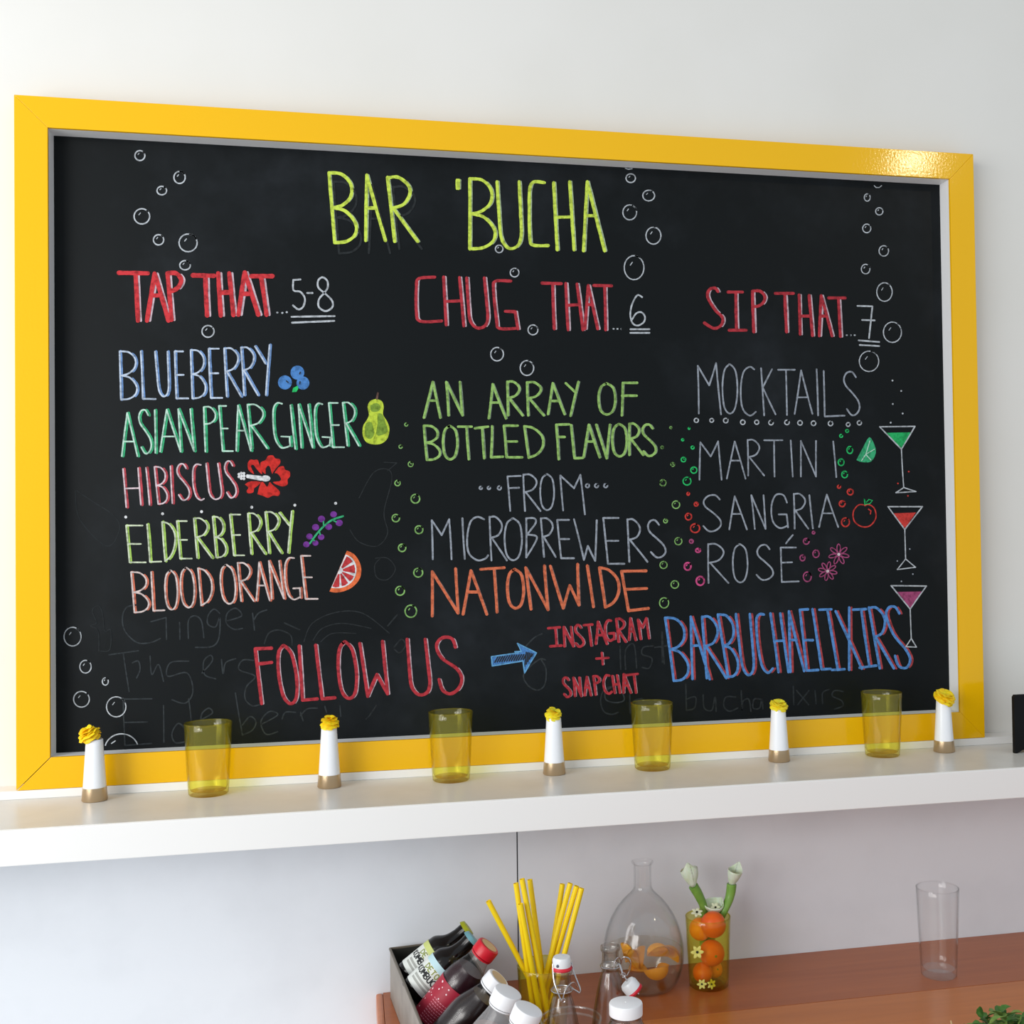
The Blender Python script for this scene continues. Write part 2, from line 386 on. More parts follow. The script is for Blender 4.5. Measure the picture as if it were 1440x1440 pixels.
W('c', 'red chalk word TAP|red chalk word THAT after TAP', 'red', 6.2, 'redw', 3.4, 4.2, [
  ('T',(72,100),(245,103),(172,105),(186,385)), ('A',285,105,240,368,385,235), ('P',362,447,103,386,420,380), '|',
  ('T',(512,115),(640,118),(588,118),(598,355)), p_((664,103),(680,355)), p_((730,103),(755,352)), p_((672,218),(742,216)), ('A',822,98,785,903,350,225), ('T',(860,120),(988,120),(920,122),(952,350))])
W('a', 'white chalk price 5-8, underlined twice', 'white', 2.6, None, 0, 0, [
  c_((330,772),(290,775)), c_((290,775),(291,832),(330,842),(355,880),(345,925),(318,940),(288,918)), p_((368,848),(398,848)), ('8',422,492,760,425,520,950),
  p_((280,982),(522,978)), p_((283,1015),(520,1005)), p_((199,958),(201,958)), p_((227,960),(229,960)), p_((252,956),(254,956))])
W('b', 'red chalk word CHUG|red chalk word THAT after CHUG', 'red2', 4.2, 'redw', 3.0, 2.6, [
  c_((185,683),(105,690),(92,730),(92,860),(112,906),(220,905)), p_((230,682),(243,925)), p_((310,685),(332,930)), p_((238,806),(320,803)),
  ('U',347,436,687,358,460,940), c_((570,703),(495,703),(482,740),(498,900),(512,942),(605,942)), p_((606,945),(592,858),(542,856)),
  '|', ('T',(727,713),(826,716),(782,715),(790,945)), p_((848,715),(860,950)), p_((905,718),(935,950)), p_((853,826),(920,822)), ('A',962,725,945,1010,945,822), ('T',(990,725),(1080,727),(1045,728),(1050,950))])
W('b', 'white chalk price 6, underlined twice', 'white', 2.3, None, 0, 0, [
  ('6',1175,1245,775,1175,1252,928), p_((1175,947),(1272,947)), p_((1175,965),(1272,965)), p_((1089,945),(1091,945)), p_((1109,945),(1111,945)), p_((1129,945),(1131,945))])
W('m', 'red chalk word SIP|red chalk word THAT after SIP', 'red2', 4.2, 'redw', 2.8, 2.6, [
  c_((218,720),(205,705),(180,712),(173,745),(205,800),(238,835),(232,868),(200,882),(158,858)), p_((262,722),(326,722)), p_((297,722),(300,890)), p_((267,890),(342,890)),
  ('P',370,425,718,376,420,898), '|', ('T',(470,728),(550,728),(512,728),(520,898)), p_((575,735),(580,908)), p_((619,737),(634,914)), p_((578,828),(626,828)), ('A',672,738,664,720,915,828), ('T',(705,748),(778,748),(748,748),(757,918))])
W('m', 'white chalk price 7, underlined twice', 'white', 2.2, None, 0, 0, [
  p_((832,783),(898,785),(883,925)), p_((852,845),(908,847)), p_((837,935),(928,942)), p_((842,955),(928,960)), p_((784,912),(786,912)), p_((801,912),(803,912)), p_((819,912),(821,912))])
W('c', 'pale blue chalk word BLUEBERRY', 'bluew', 2.4, 'blue', 4.0, 1.5, [
  ('B',77,178,568,85,178,855), ('L',(203,568),(215,850),(292,852)), ('U',288,362,570,308,372,835), ('E',405,455,568,415,486,848), ('B',500,582,560,510,588,848),
  ('E',607,668,552,620,688,845), ('R',700,780,550,715,800,836), ('R',800,872,545,818,900,828), p_((883,538),(945,640)), p_((970,530),(948,828))])
W('c', 'green chalk word ASIAN|green chalk word PEAR', 'greenw', 2.2, 'green', 3.8, 2.0, [
  ('A',122,935,90,183,1192,1105), ('S',185,248,918,205,270,1175), p_((286,918),(290,1172)), ('A',357,915,318,440,1165,1075), ('N',426,498,912,441,520,1162),
  '|', ('P',578,640,900,588,680,1165), ('E',668,712,893,690,752,1162), ('A',782,890,772,858,1160,1040), ('R',838,928,885,862,955,1145)])
W('d', 'green chalk word GINGER', 'greenw', 2.2, 'green', 3.8, 2.0, [
  c_((885,395),(855,390),(832,420),(828,500),(840,610),(875,670),(912,670),(936,660)), p_((937,662),(933,604),(880,602)), p_((938,405),(968,680)), ('N',988,1050,400,1006,1078,672),
  c_((1140,398),(1112,393),(1093,425),(1091,500),(1100,600),(1130,665),(1160,668),(1186,655)), p_((1187,660),(1190,608),(1140,605)), ('E',1180,1238,390,1205,1278,670), ('R',1268,1340,388,1298,1370,660)])
W('e', 'pink chalk word HIBISCUS', 'hibw', 2.1, 'hib', 3.8, 2.0, [
  p_((100,85),(120,320)), p_((193,80),(210,305)), p_((112,205),(202,202)), p_((241,78),(263,305)), ('B',293,360,72,316,372,300), p_((391,68),(403,295)),
  ('S',426,488,55,440,512,275), c_((578,60),(548,58),(530,90),(530,180),(548,250),(575,275),(597,268)), ('U',610,682,52,628,712,270), ('S',718,772,38,736,800,260)])
W('e', 'yellow-green chalk word ELDERBERRY', 'eldw', 2.2, 'eld', 4.0, 1.8, [
  ('E',119,220,432,140,240,658), ('L',(248,425),(265,655),(335,653)), ('D',340,425,410,358,412,650), ('E',430,492,405,450,522,635), ('R',534,612,388,555,645,630), ('B',650,712,378,672,735,628),
  ('E',755,820,365,780,845,615), ('R',866,935,358,886,970,605), ('R',972,1050,350,995,1070,600), p_((1058,355),(1118,430)), p_((1135,345),(1112,598))])
W('e', 'orange chalk word BLOOD|orange chalk word ORANGE', 'blow', 2.3, 'blo', 3.6, 1.8, [
  ('B',150,245,718,170,258,965), ('L',(273,718),(286,955),(355,952)), ('O',354,430,710,362,438,948), ('O',447,530,693,460,545,935), ('D',560,640,695,580,650,922),
  '|', ('O',690,778,675,708,800,912), ('R',803,875,662,825,902,895), ('A',935,658,918,1000,892,800), ('N',995,1058,650,1013,1088,880),
  c_((1150,632),(1118,632),(1096,670),(1094,760),(1112,850),(1148,886),(1188,870)), p_((1189,875),(1186,816),(1145,818)), ('E',1192,1250,618,1220,1295,882)])
W('f', 'pale green chalk word AN|pale green chalk word ARRAY|pale green chalk word OF', 'pale', 3.4, 'palew', 2.2, 1.6, [
  ('A',175,133,130,213,315,228), ('N',243,312,134,255,325,303), '|', ('A',478,145,458,545,318,238), ('R',552,610,132,556,630,303), ('R',652,720,135,658,737,303), ('A',782,140,758,842,297,230),
  p_((848,140),(893,182)), p_((912,133),(872,305)), '|', ('O',1013,1097,143,1015,1100,298), p_((1137,138),(1132,303)), p_((1137,138),(1210,138)), p_((1133,203),(1207,203))])
W('f', 'pale green chalk word BOTTLED|pale green chalk word FLAVORS', 'pale', 3.4, 'palew', 2.2, 1.6, [
  ('B',130,200,355,145,212,528), ('O',225,298,358,228,300,525), ('T',(303,360),(372,360),(345,362),(357,525)), ('T',(388,368),(455,360),(425,365),(435,520)), ('L',(475,358),(470,515),(530,512)),
  ('E',535,605,355,548,628,515), ('D',638,728,358,660,738,517), '|', p_((800,350),(812,525)), p_((800,350),(865,348)), p_((808,412),(843,412)), ('L',(875,352),(892,520),(935,518)),
  ('A',965,350,938,1020,515,435), ('V',1002,1072,350,1010,1100,520), ('O',1082,1155,348,1085,1158,510), ('R',1170,1215,345,1170,1240,503), ('S',1232,1288,350,1240,1308,507)])
W('g', 'thin grey chalk word FROM', 'grey', 2.4, None, 0, 0, [
  p_((553,108),(567,282)), p_((553,108),(620,105)), p_((558,167),(612,165)), ('R',633,697,98,642,720,283), ('O',718,788,98,720,790,278), p_((835,280),(820,103),(890,168),(922,100),(945,300))])
W('g', 'thin grey chalk word MICROBREWERS', 'grey', 2.6, None, 0, 0, [
  p_((175,527),(170,330),(220,405),(258,325),(270,527)), p_((325,320),(337,525)), c_((435,325),(400,313),(365,340),(349,420),(357,495),(400,532),(440,524),(455,507)), ('R',462,520,312,472,550,533),
  ('O',537,625,322,540,627,532), p_((648,320),(648,518)), c_((648,320),(688,320),(695,345),(652,402)), c_((652,402),(698,410),(695,440),(648,518)), ('R',722,780,320,738,797,515), ('E',805,865,328,825,890,522),
  p_((890,325),(940,530),(960,460),(997,535),(1005,330)), ('E',1038,1115,318,1062,1145,550), ('R',1160,1215,325,1170,1262,540), ('S',1258,1318,330,1278,1362,517)])
W('g', 'orange chalk word NATONWIDE', 'nat', 4.0, 'natw', 2.4, 1.4, [
  p_((172,590),(172,815)), p_((172,590),(303,800)), p_((290,575),(303,800)), ('A',368,585,328,448,806,693), ('T',(417,578),(537,570),(485,575),(500,795)), ('O',550,632,580,555,637,775),
  p_((645,570),(672,780)), p_((645,570),(758,783)), p_((740,560),(758,783)), p_((770,562),(835,775),(868,660),(915,760),(908,552)), p_((957,560),(988,768)), ('D',1018,1112,570,1048,1120,770),
  p_((1130,588),(1165,788)), p_((1130,588),(1255,586)), p_((1148,680),(1258,675)), p_((1165,788),(1267,776))])
W('h', 'thin grey chalk word MOCKTAILS', 'grey', 2.3, None, 0, 0, [
  p_((215,348),(210,118),(265,212),(298,105),(322,352)), ('O',328,400,112,330,402,348), c_((482,135),(460,123),(430,150),(417,230),(425,320),(460,358),(490,340)), p_((515,130),(530,357)), p_((568,135),(523,222),(585,352)),
  ('T',(597,137),(678,137),(635,138),(640,355)), ('A',708,140,677,763,350,270), p_((783,135),(790,357)), p_((817,143),(822,362),(918,358)), ('S',908,973,148,928,994,355)])
W('h', 'thin grey chalk word MARTINI', 'grey', 2.2, None, 0, 0, [
  p_((218,667),(222,487),(272,555),(308,482),(325,667)), ('A',388,483,350,440,662,575), ('R',450,502,475,453,530,647), ('T',(530,477),(618,477),(578,480),(580,652)), p_((658,478),(668,652)), ('N',707,780,480,707,780,652), p_((863,483),(878,655))])
W('i', 'thin grey chalk word SANGRIA', 'grey', 2.3, None, 0, 0, [
  ('S',235,320,125,232,322,298), ('A',388,130,362,447,290,215), ('N',468,527,125,485,537,287), c_((640,160),(622,124),(585,125),(565,180),(572,250),(605,283),(643,272)), p_((645,280),(638,217),(600,217)),
  ('R',673,725,118,677,743,286), p_((748,125),(765,285)), ('A',832,122,795,887,278,212)])
W('i', 'thin grey chalk word ROSE with an acute accent', 'grey', 2.3, None, 0, 0, [
  ('R',260,330,360,262,358,548), ('O',378,448,362,380,452,545), ('S',495,557,365,488,577,532), p_((610,377),(615,543)), p_((610,377),(683,377)), p_((612,450),(665,448)), p_((615,543),(697,540)), p_((635,357),(668,317))])
W('l', 'red chalk word FOLLOW|red chalk word US', 'red2', 4.6, 'redw', 3.0, 2.3, [
  p_((80,222),(118,548)), p_((80,222),(178,218)), p_((98,312),(178,303)), ('O',200,300,205,240,348,548), ('L',(342,205),(362,528),(450,520)), ('L',(440,200),(478,520),(555,513)), ('O',565,665,183,585,698,517),
  p_((703,190),(750,505),(805,375),(868,490),(838,178)), '|', ('U',985,1092,165,1005,1130,495),
  c_((1272,212),(1255,165),(1215,152),(1175,170),(1160,215),(1195,280),(1280,340),(1310,400),(1290,460),(1240,490),(1195,465),(1175,405))])
W('k', 'small red chalk word INSTAGRAM', 'red2', 3.6, 'redw', 2.4, 1.4, [
  p_((570,172),(655,165)), p_((622,170),(632,300)), p_((585,303),(667,297)), ('N',683,735,163,688,753,303), ('S',762,805,150,768,832,303), ('T',(827,150),(890,145),(862,150),(883,298)), ('A',930,125,915,995,285,222),
  c_((1025,118),(1000,118),(982,160),(990,235),(1018,262),(1048,245)), p_((1050,250),(1048,208),(1010,210)), ('R',1062,1118,105,1080,1132,270), ('A',1165,100,1155,1203,257,195), p_((1240,250),(1220,110),(1252,168),(1280,100),(1300,245))])
W('k', 'small red chalk plus sign', 'red2', 3.4, 'redw', 2.2, 1.4, [p_((918,392),(1006,386)), p_((958,350),(965,433))])
W('k', 'small red chalk word SNAPCHAT', 'red2', 3.6, 'redw', 2.4, 1.4, [
  ('S',672,716,530,686,738,668), ('N',753,796,530,765,810,662), ('A',850,525,835,880,657,600), ('P',897,938,520,914,955,652), c_((1012,515),(988,515),(970,560),(980,620),(1008,645),(1030,632)),
  p_((1035,518),(1053,640)), p_((1068,513),(1090,638)), p_((1044,580),(1080,576)), ('A',1117,505,1115,1168,638,585), ('T',(1127,512),(1218,503),(1190,508),(1205,638))])
W('j', 'blue and red chalk word BARBUCHAELIXIRS', 'barb', 3.6, 'barr', 3.0, 3.2, [
  ('B',50,138,225,90,160,515), p_((168,220),(176,507)), p_((168,220),(256,508)), p_((174,354),(205,352)), ('R',220,282,220,242,332,503), ('B',293,362,210,340,390,497), ('U',376,440,208,405,464,487),
  c_((505,210),(482,210),(470,240),(476,340),(494,440),(522,478),(546,458)), p_((535,205),(572,475)), p_((580,205),(618,475)), p_((552,332),(598,330)), p_((620,195),(627,474)), p_((620,195),(690,470)), p_((625,328),(655,326)),
  p_((670,188),(702,468)), p_((670,188),(708,186)), p_((688,328),(730,328)), p_((702,468),(755,465)), ('L',(728,185),(770,462),(812,460)), p_((760,188),(815,186)), p_((797,188),(845,465)), p_((818,465),(876,462)),
  p_((835,195),(955,460)), p_((897,178),(897,465)), p_((915,188),(975,185)), p_((953,188),(990,447)), p_((945,455),(1022,445)), ('R',988,1052,178,1038,1103,458),
  c_((1128,205),(1108,175),(1080,178),(1068,215),(1100,300),(1160,375),(1178,420),(1160,455),(1125,447),(1108,400))])

# bubbles: an outline, a glint; (crop, colour, width, [(cx, cy, rx, ry)])
def bubbles(crop, col, wd, items, label, glint=True, a0=-60, a1=303):
    for it in items:
        cx, cy, rx = it[:3]; ry = it[3] if len(it) > 3 else rx
        ik = Ink(crop); k = ik.o[2]
        q = [ik.P(p) for p in ell(cx, cy, rx, ry, a0+random.uniform(-30, 20), a1+random.uniform(0, 45), 22)]
        ik.rib(q, wd, CH[col], 1)
        if glint and rx/k > 4:
            a = ik.P((cx-rx*.38, cy-ry*.2)); c = ik.P((cx-rx*.18, cy-ry*.45)); ik.rib([a, c], wd*.7, CH[col], 1)
        elif glint and rx/k > 2.6 and col != 'white':
            a = ik.P((cx+rx*.05, cy-ry*.35)); c = ik.P((cx+rx*.3, cy-ry*.05)); ik.rib([a, c], wd*.8, CH[col], 1)
        ik.build('chalk_bubble', None)
bubbles('n', 'white', 1.9, [(787,395,28),(1010,518,32,34),(910,592,27,24),(798,737,44,43),(892,869,29),(1058,886,51,50),(1041,1012,30,26),(1170,1384,34,33)], '')
bubbles('b', 'white', 1.7, [(1177,182,24,22),(1268,270,30,27),(1172,355,35,38),(1292,473,38,43),(1194,635,50,61),(511,540,19),(589,660,22),(682,950,25)], '')
bubbles('m', 'white', 1.5, [(875,306,13,16),(928,367,16),(873,442,18,19),(948,541,21,23),(868,621,19,21),(951,722,34,41),(986,899,40,45),(883,1027,43,45)], '')
bubbles('o', 'white', 1.6, [(178,234,51,56),(255,413,34,38),(373,501,18,22),(231,607,47),(438,652,58,60)], '')
bubbles('z', 'white', 1.7, [(699,498,9,9.5),(741,517.5,9.5,10.5)], '')
ik = Ink('o'); ik.rib([ik.P(p) for p in ell(470, 905, 100, 92, 195, 340, 20)], 1.7, CH['white'], 1); ik.rib([ik.P((410, 870)), ik.P((432, 855))], 1.5, CH['white'], 1); ik.build('chalk_bubble', None)
ik = Ink('b'); ik.rib([ik.P((1150, 132)), ik.P((1165, 137)), ik.P((1184, 134))], 1.4, CH['white'], 1); ik.build('chalk_bubble', None)
ik = Ink('m'); ik.rib([ik.P(p) for p in ((906, 254), (914, 262), (928, 262), (938, 254))], 1.3, CH['white'], 1); ik.build('chalk_bubble', None)
bubbles('p', 'bub', 1.6, [(1281,648,12),(1237,820,13),(1315,957,19),(1213,1104,21)], '')
bubbles('q', 'bub', 1.9, [(1205,140,40),(1025,318,34),(1238,425,36),(1083,592,34),(1231,820,41),(1064,987,41),(1163,1175,53,56)], '')
bubbles('f', 'bub', 1.4, [(1380,366,5),(1336,464,6),(1389,552,9),(1340,645,16)], '')
bubbles('g', 'bub', 1.6, [(1406,251,19),(1353,333,10),(1418,436,18),(1343,556,18),(1400,655,19),(1346,748,23,26)], '')
bubbles('g', 'grey', 2.2, [(418,166,7),(459,166,7),(512,166,9),(958,155,9),(1004,155,9),(1050,155,9)], '', False)
bubbles('h', 'white', 1.7, [(203,381,10),(277,381,9),(345,382,11),(427,390,11),(494,390,10),(563,392,11),(640,391,11),(703,393,11),(768,395,11),(850,396,11),(935,401,9),(989,393,10)], '', False)
bubbles('h', 'bgreen', 1.8, [(930,432,7),(901,456,7),(943,524,14,17),(901,583,14,16),(918,642,14,16),(141,570,11),(191,621,15),(158,674,19),(185,512,7),(137,475,5),(168,420,4)], '')
bubbles('h', 'bub', 1.6, [(80,416,5),(38,511,6),(89,594,9),(42,682,15)], '')
bubbles('i', 'sred', 2.0, [(164,118,6),(202,168,9),(165,228,15,16),(197,284,22,21),(891,84,7),(945,109,14),(906,166,14),(922,255,19,21)], '')
bubbles('i', 'pink', 2.4, [(211,391,11,9),(161,468,16,18),(222,538,19,21)], '')
bubbles('i', 'pinkd', 1.9, [(733,347,14),(768,305,6),(780,407,15,18),(715,427,12,14),(738,518,19,23),(179,347,9)], '')
def dots(crop, col, r, pts):
    for x, y in pts:
        ik = Ink(crop); a, b = ik.P((x, y)); ik.poly([(a+r*math.cos(t*PI/5), b+r*math.sin(t*PI/5)) for t in range(10)], CH[col], 1, raw=True); ik.build('chalk_dot', None)
dots('e', 'dotw', 2.1, [(117,380),(343,360),(582,347),(890,320),(1155,307),(1405,296)])
dots('h', 'white', 1.3, [(1149,189),(1191,239),(1150,302),(1198,348),(1140,392)])
dots('h', 'sred', 1.2, [(1227,628),(1175,685),(1223,745)])
dots('i', 'grey', 1.1, [(1232,384),(1172,442),(1247,505),(1192,540)])

# drawings
ik = Ink('d')
for x, y, r in ((903, 260, 44), (982, 198, 44), (1017, 264, 41)): ik.poly(ell(x, y, r, r*1.02, n=18)[:-1], CH['bblue'], 0)
ik.poly([(948,322),(955,295),(985,280),(988,300),(975,320)], CH['bgreen'], 1)
for a in (((912,250),(922,260)), ((1000,195),(996,206)), ((998,255),(996,270))): ik.rib([ik.P(q) for q in a], 1.6, CH['dark'], 1)
ik.build('chalk_drawing', 'chalk drawing of three blueberries')
ik = Ink('p')
pp = bez([(1045,448),(1090,465),(1105,510),(1100,570),(1130,620),(1150,680),(1135,755),(1090,795),(1030,803),(970,785),(942,730),(945,660),(975,610),(990,570),(980,510),(1000,465),(1045,448)], 4)
ik.poly(pp[:-1], CH['pear'], 0)
for q in ([(1065,560),(1095,570),(1120,640),(1135,700),(1090,730),(1050,725),(1050,640)], [(965,640),(1010,630),(1030,720),(1000,760),(965,740),(958,690)], [(1000,500),(1050,480),(1080,510),(1060,545),(1010,545)]):
    ik.poly(bez(q+[q[0]], 3)[:-1], CH['pear2'], 0.5)
ik.rib([ik.P(p) for p in ((1050,560),(1052,640),(1040,720),(1020,760))], 2.2, CH['pear'], 1)
ik.rib([ik.P((1052,446)), ik.P((1060,404))], 3.0, CH['brown'], 1)
ik.build('chalk_drawing', 'chalk drawing of a yellow-green pear')
ik = Ink('e')
for q in ([(865,50),(880,28),(905,30),(925,28),(935,50),(950,90),(952,118),(920,85),(900,60),(885,70),(905,115),(885,105),(868,85)],
          [(945,75),(945,45),(975,30),(990,5),(1020,2),(1035,20),(1062,25),(1065,50),(1045,75),(1025,100),(1015,115),(1003,75),(990,65),(975,85),(975,115),(955,100)],
          [(1030,110),(1055,75),(1085,68),(1095,90),(1122,100),(1125,130),(1110,150),(1110,180),(1080,192),(1040,180),(1020,165),(1060,160),(1070,145),(1050,115)],
          [(925,240),(935,200),(950,165),(965,170),(985,195),(1000,165),(1015,180),(1040,200),(1062,225),(1055,250),(1020,248),(990,262),(960,250)],
          [(848,180),(870,165),(900,160),(945,165),(930,185),(905,205),(900,228),(870,235),(858,220),(870,200)]):
    ik.poly(bez(q+[q[0]], 3)[:-1], CH['pred'], 0)
ik.poly(ell(975, 143, 30, 19, n=16)[:-1], CH['dotw'], 1); ik.poly([(855,125),(860,118),(950,128),(950,158),(858,140)], CH['dotw'], 1)
for x, y in ((812,117),(812,133),(826,110),(828,128),(826,143),(842,112),(844,128),(842,145)): ik.poly(ell(x, y, 9, 9, n=8)[:-1], CH['dotw'], 1)
ik.build('chalk_drawing', 'chalk drawing of a red hibiscus flower')
ik = Ink('q')
ik.rib(bez([ik.P(p) for p in ((235,550),(300,460),(370,385),(440,335),(540,300))]), 2.6, CH['green'], 1)
for a, b_ in (((360,380),(360,350)), ((440,335),(475,352)), ((320,440),(330,470)), ((255,510),(275,525))): ik.rib([ik.P(a), ik.P(b_)], 2.0, CH['green'], 1)
for x, y, r in ((202,560,30),(285,547,28),(230,487,30),(338,492,30),(287,402,33),(407,398,32),(341,326,33),(452,283,31),(504,362,33)):
    ik.poly(ell(x, y, r, r*.92, n=14)[:-1], CH['purple'], 0)
ik.build('chalk_drawing', 'chalk drawing of an elderberry sprig')
ik = Ink('q')
ik.poly(bez([(575,618),(640,650),(690,720),(708,800),(690,880),(630,950),(550,990),(470,1003),(415,993)], 4), CH['orange'], 0)
ik.poly(bez([(563,652),(618,682),(655,740),(662,810),(640,880),(585,935),(510,962),(430,960)], 4), CH['dotw'], 0.5)
cx, cy = 508, 800
for q in ([(572,668),(628,718)], [(640,745),(648,825)], [(638,852),(602,900)], [(585,915),(528,945)], [(505,950),(440,948)]):
    a, b_ = q; f = lambda p, t: (cx+(p[0]-cx)*t, cy+(p[1]-cy)*t)
    mid = ((a[0]+b_[0])/2+((a[0]+b_[0])/2-cx)*.05, (a[1]+b_[1])/2+((a[1]+b_[1])/2-cy)*.05)
    ik.poly([f(a, .22), a, mid, b_, f(b_, .22)], CH['seg'], 1)
ik.build('chalk_drawing', 'chalk drawing of a blood orange wedge')
ik = Ink('k')
out = [(160,378),(355,350),(330,342),(375,340),(348,282),(485,350),(400,495),(388,408),(165,445)]
ik.poly([(160,378),(372,345),(388,408),(165,445)], CH['bblue'], 0); ik.poly([(348,282),(485,350),(400,495),(388,408),(372,345)], CH['bblue'], 0)
for k in range(13):
    x = 185+k*17; ik.rib([ik.P((x, 418-k*1.5)), ik.P((x+22, 378-k*1.5))], 1.9, CH['dark'], 0.5)
for k in range(5): ik.rib([ik.P((400+k*12, 450-k*18)), ik.P((412+k*12, 345+k*3))], 1.7, CH['dark'], 0.5)
ik.stroke('p', out+[out[0]], 1.9, CH['arrow'], 1)
ik.build('chalk_drawing', 'chalk drawing of a hatched blue arrow')
ik = Ink('h'); ik.poly(bez([(975,572),(1005,515),(1037,462),(1062,500),(1068,540),(1045,580),(1000,582),(975,572)], 3)[:-1], CH['green'], 0)
for a, b_ in (((1020,545),(1040,480)), ((1020,545),(1062,520)), ((1020,545),(1000,575)), ((1020,545),(1045,572))): ik.rib([ik.P(a), ik.P(b_)], 1.2, CH['greenw'], 1)
ik.build('chalk_drawing', 'chalk drawing of a green lime wedge')
ik = Ink('h'); ik.poly([(1118,441),(1236,439),(1192,518)], CH['gline'], 0); ik.stroke('p', [(1087,412),(1257,410),(1192,520),(1087,412)], 1.8, CH['white'], 1)
ik.stroke('p', [(1192,520),(1203,705),(1165,730),(1262,724),(1203,705)], 1.6, CH['white'], 1); ik.build('chalk_drawing', 'chalk drawing of a cocktail glass with green drink')
ik = Ink('i'); ik.poly([(1150,212),(1262,208),(1208,288)], CH['sred'], 0); ik.stroke('p', [(1127,180),(1293,180),(1208,290),(1127,180)], 1.8, CH['white'], 1)
ik.stroke('p', [(1208,290),(1212,432),(1172,483),(1260,472),(1212,432)], 1.6, CH['white'], 1); ik.build('chalk_drawing', 'chalk drawing of a cocktail glass with red drink')
ik = Ink('j'); ik.poly([(1115,106),(1233,104),(1178,182)], CH['pinkd'], 0); ik.stroke('p', [(1090,77),(1253,79),(1178,185),(1090,77)], 1.8, CH['white'], 1)
ik.stroke('p', [(1178,185),(1183,320),(1158,358),(1207,360),(1183,320)], 1.6, CH['white'], 1); ik.build('chalk_drawing', 'chalk drawing of a cocktail glass with pink drink')
ik = Ink('i'); ik.rib(bez([ik.P(p) for p in ((1015,172),(985,172),(960,205),(965,250),(1000,276),(1040,272),(1068,235),(1062,190),(1035,170),(1015,175))]), 1.8, CH['sred'], 1)
ik.rib([ik.P(p) for p in ((1033,192),(1045,200),(1042,215))], 1.8, CH['sred'], 1)
ik.rib([ik.P(p) for p in ((1015,172),(1013,140),(1022,160),(1035,145),(1052,150),(1040,165),(1018,168))], 1.4, CH['bgreen'], 1); ik.build('chalk_drawing', 'chalk outline drawing of a red apple')
for fx, fy, R, n in ((890, 410, 50, 7), (836, 491, 46, 8)):
    ik = Ink('i')
    for k in range(n):
        a = 2*PI*k/n+.2; ca, sa = math.cos(a), math.sin(a)
        q = [(fx+(.2+.8*(.5-.5*math.cos(t)))*R*ca - sa*math.sin(t)*R*.17, fy+(.2+.8*(.5-.5*math.cos(t)))*R*sa + ca*math.sin(t)*R*.17) for t in [j*PI/6 for j in range(13)]]
        ik.rib([ik.P(p) for p in q], 1.5, CH['pinkd'], 1)
    ik.poly(ell(fx, fy, 8, 8, n=8)[:-1], CH['hibw'], 1)
    ik.build('chalk_drawing', 'chalk drawing of a pink flower, ' + ('upper and thin-petalled' if R == 50 else 'lower and full-petalled'))

# old lettering that was never wiped away completely
ik = Ink('o'); g = lambda kind, *pts, w=2.0, m='ghost': ik.stroke(kind, list(pts), w, CH[m], 0)
g('c',(560,45),(500,60),(475,120),(490,200),(560,268),(640,270),(700,245)); g('p',(645,145),(735,120),(738,250)); g('p',(815,150),(817,250)); g('c',(868,245),(868,140),(905,110),(945,140),(960,240))
g('c',(1055,95),(1020,70),(985,110),(985,160),(1030,175),(1055,120),(1050,240),(1010,292),(910,298)); g('c',(1098,140),(1185,110),(1150,65),(1100,95),(1095,155),(1140,190),(1190,185)); g('c',(1250,95),(1262,195)); g('c',(1255,140),(1285,95),(1335,75))
g('p',(395,342),(570,318)); g('p',(480,330),(515,560)); g('c',(535,390),(570,380),(580,430),(560,480)); g('c',(640,350),(650,460),(690,400),(720,500))
g('c',(870,380),(760,390),(745,470),(860,450),(895,560),(850,630),(770,610)); g('c',(950,450),(1010,380),(1000,345),(960,380),(965,460),(1030,485)); g('c',(1065,370),(1075,455),(1090,390),(1150,365))
g('c',(1255,375),(1190,375),(1170,430),(1265,470),(1215,530),(1205,600),(1245,645),(1290,640))
g('p',(480,600),(490,882)); g('p',(482,606),(650,604)); g('p',(486,745),(625,742)); g('p',(490,882),(650,870)); g('p',(720,645),(722,862)); g('c',(860,800),(810,750),(770,810),(790,865),(850,860)); g('p',(870,605),(885,745))
g('c',(940,730),(1010,690),(990,660),(950,690),(940,740)); g('p',(1148,570),(1190,820)); g('c',(1190,820),(1250,790),(1270,740),(1235,710),(1190,760)); g('c',(1305,755),(1400,700),(1350,680),(1300,740),(1330,815),(1400,800))
g('c',(335,320),(330,200),(285,170),(320,150),(295,80),(330,50),(355,90),(370,200),(405,195),(400,310),(345,320),w=1.4,m='ghost2')
ik.build('rubbed_out_chalk', 'faint rubbed-out lettering in the lower left of the slate')
ik = Ink('l')
g('c',(135,190),(160,130),(220,110),(290,140),(300,200),m='ghost2'); g('c',(370,180),(420,70),(560,5),(720,10),(880,130),m='ghost2',w=1.5); g('c',(425,170),(480,100),(600,70),(770,100),m='ghost2',w=1.5)
g('c',(470,180),(540,130),(680,130),m='ghost2',w=1.3); g('p',(870,85),(925,20),m='ghost2'); g('p',(255,68),(345,108),m='ghost2'); g('c',(905,215),(950,165),(975,200),(940,245),(905,220),m='ghost2')
g('p',(350,600),(365,650)); g('c',(350,620),(390,580),(450,575)); g('p',(495,565),(505,600)); g('p',(585,560),(590,625)); g('c',(800,560),(760,620),(740,640),m='ghost2'); g('c',(240,640),(260,600),(320,600))
ik.build('rubbed_out_chalk', 'faint rubbed-out sun arcs behind FOLLOW US')
ik = Ink('j')
g('p',(35,290),(38,430),m='ghost2'); g('c',(30,360),(60,352)); g('p',(145,530),(148,650),m='ghost2'); g('c',(148,600),(190,590),(185,640),(150,650),m='ghost2'); g('c',(225,580),(230,640),(265,650),(280,590),(285,655),m='ghost2'); g('c',(375,590),(330,590),(320,630),(345,655),(385,640),m='ghost2')
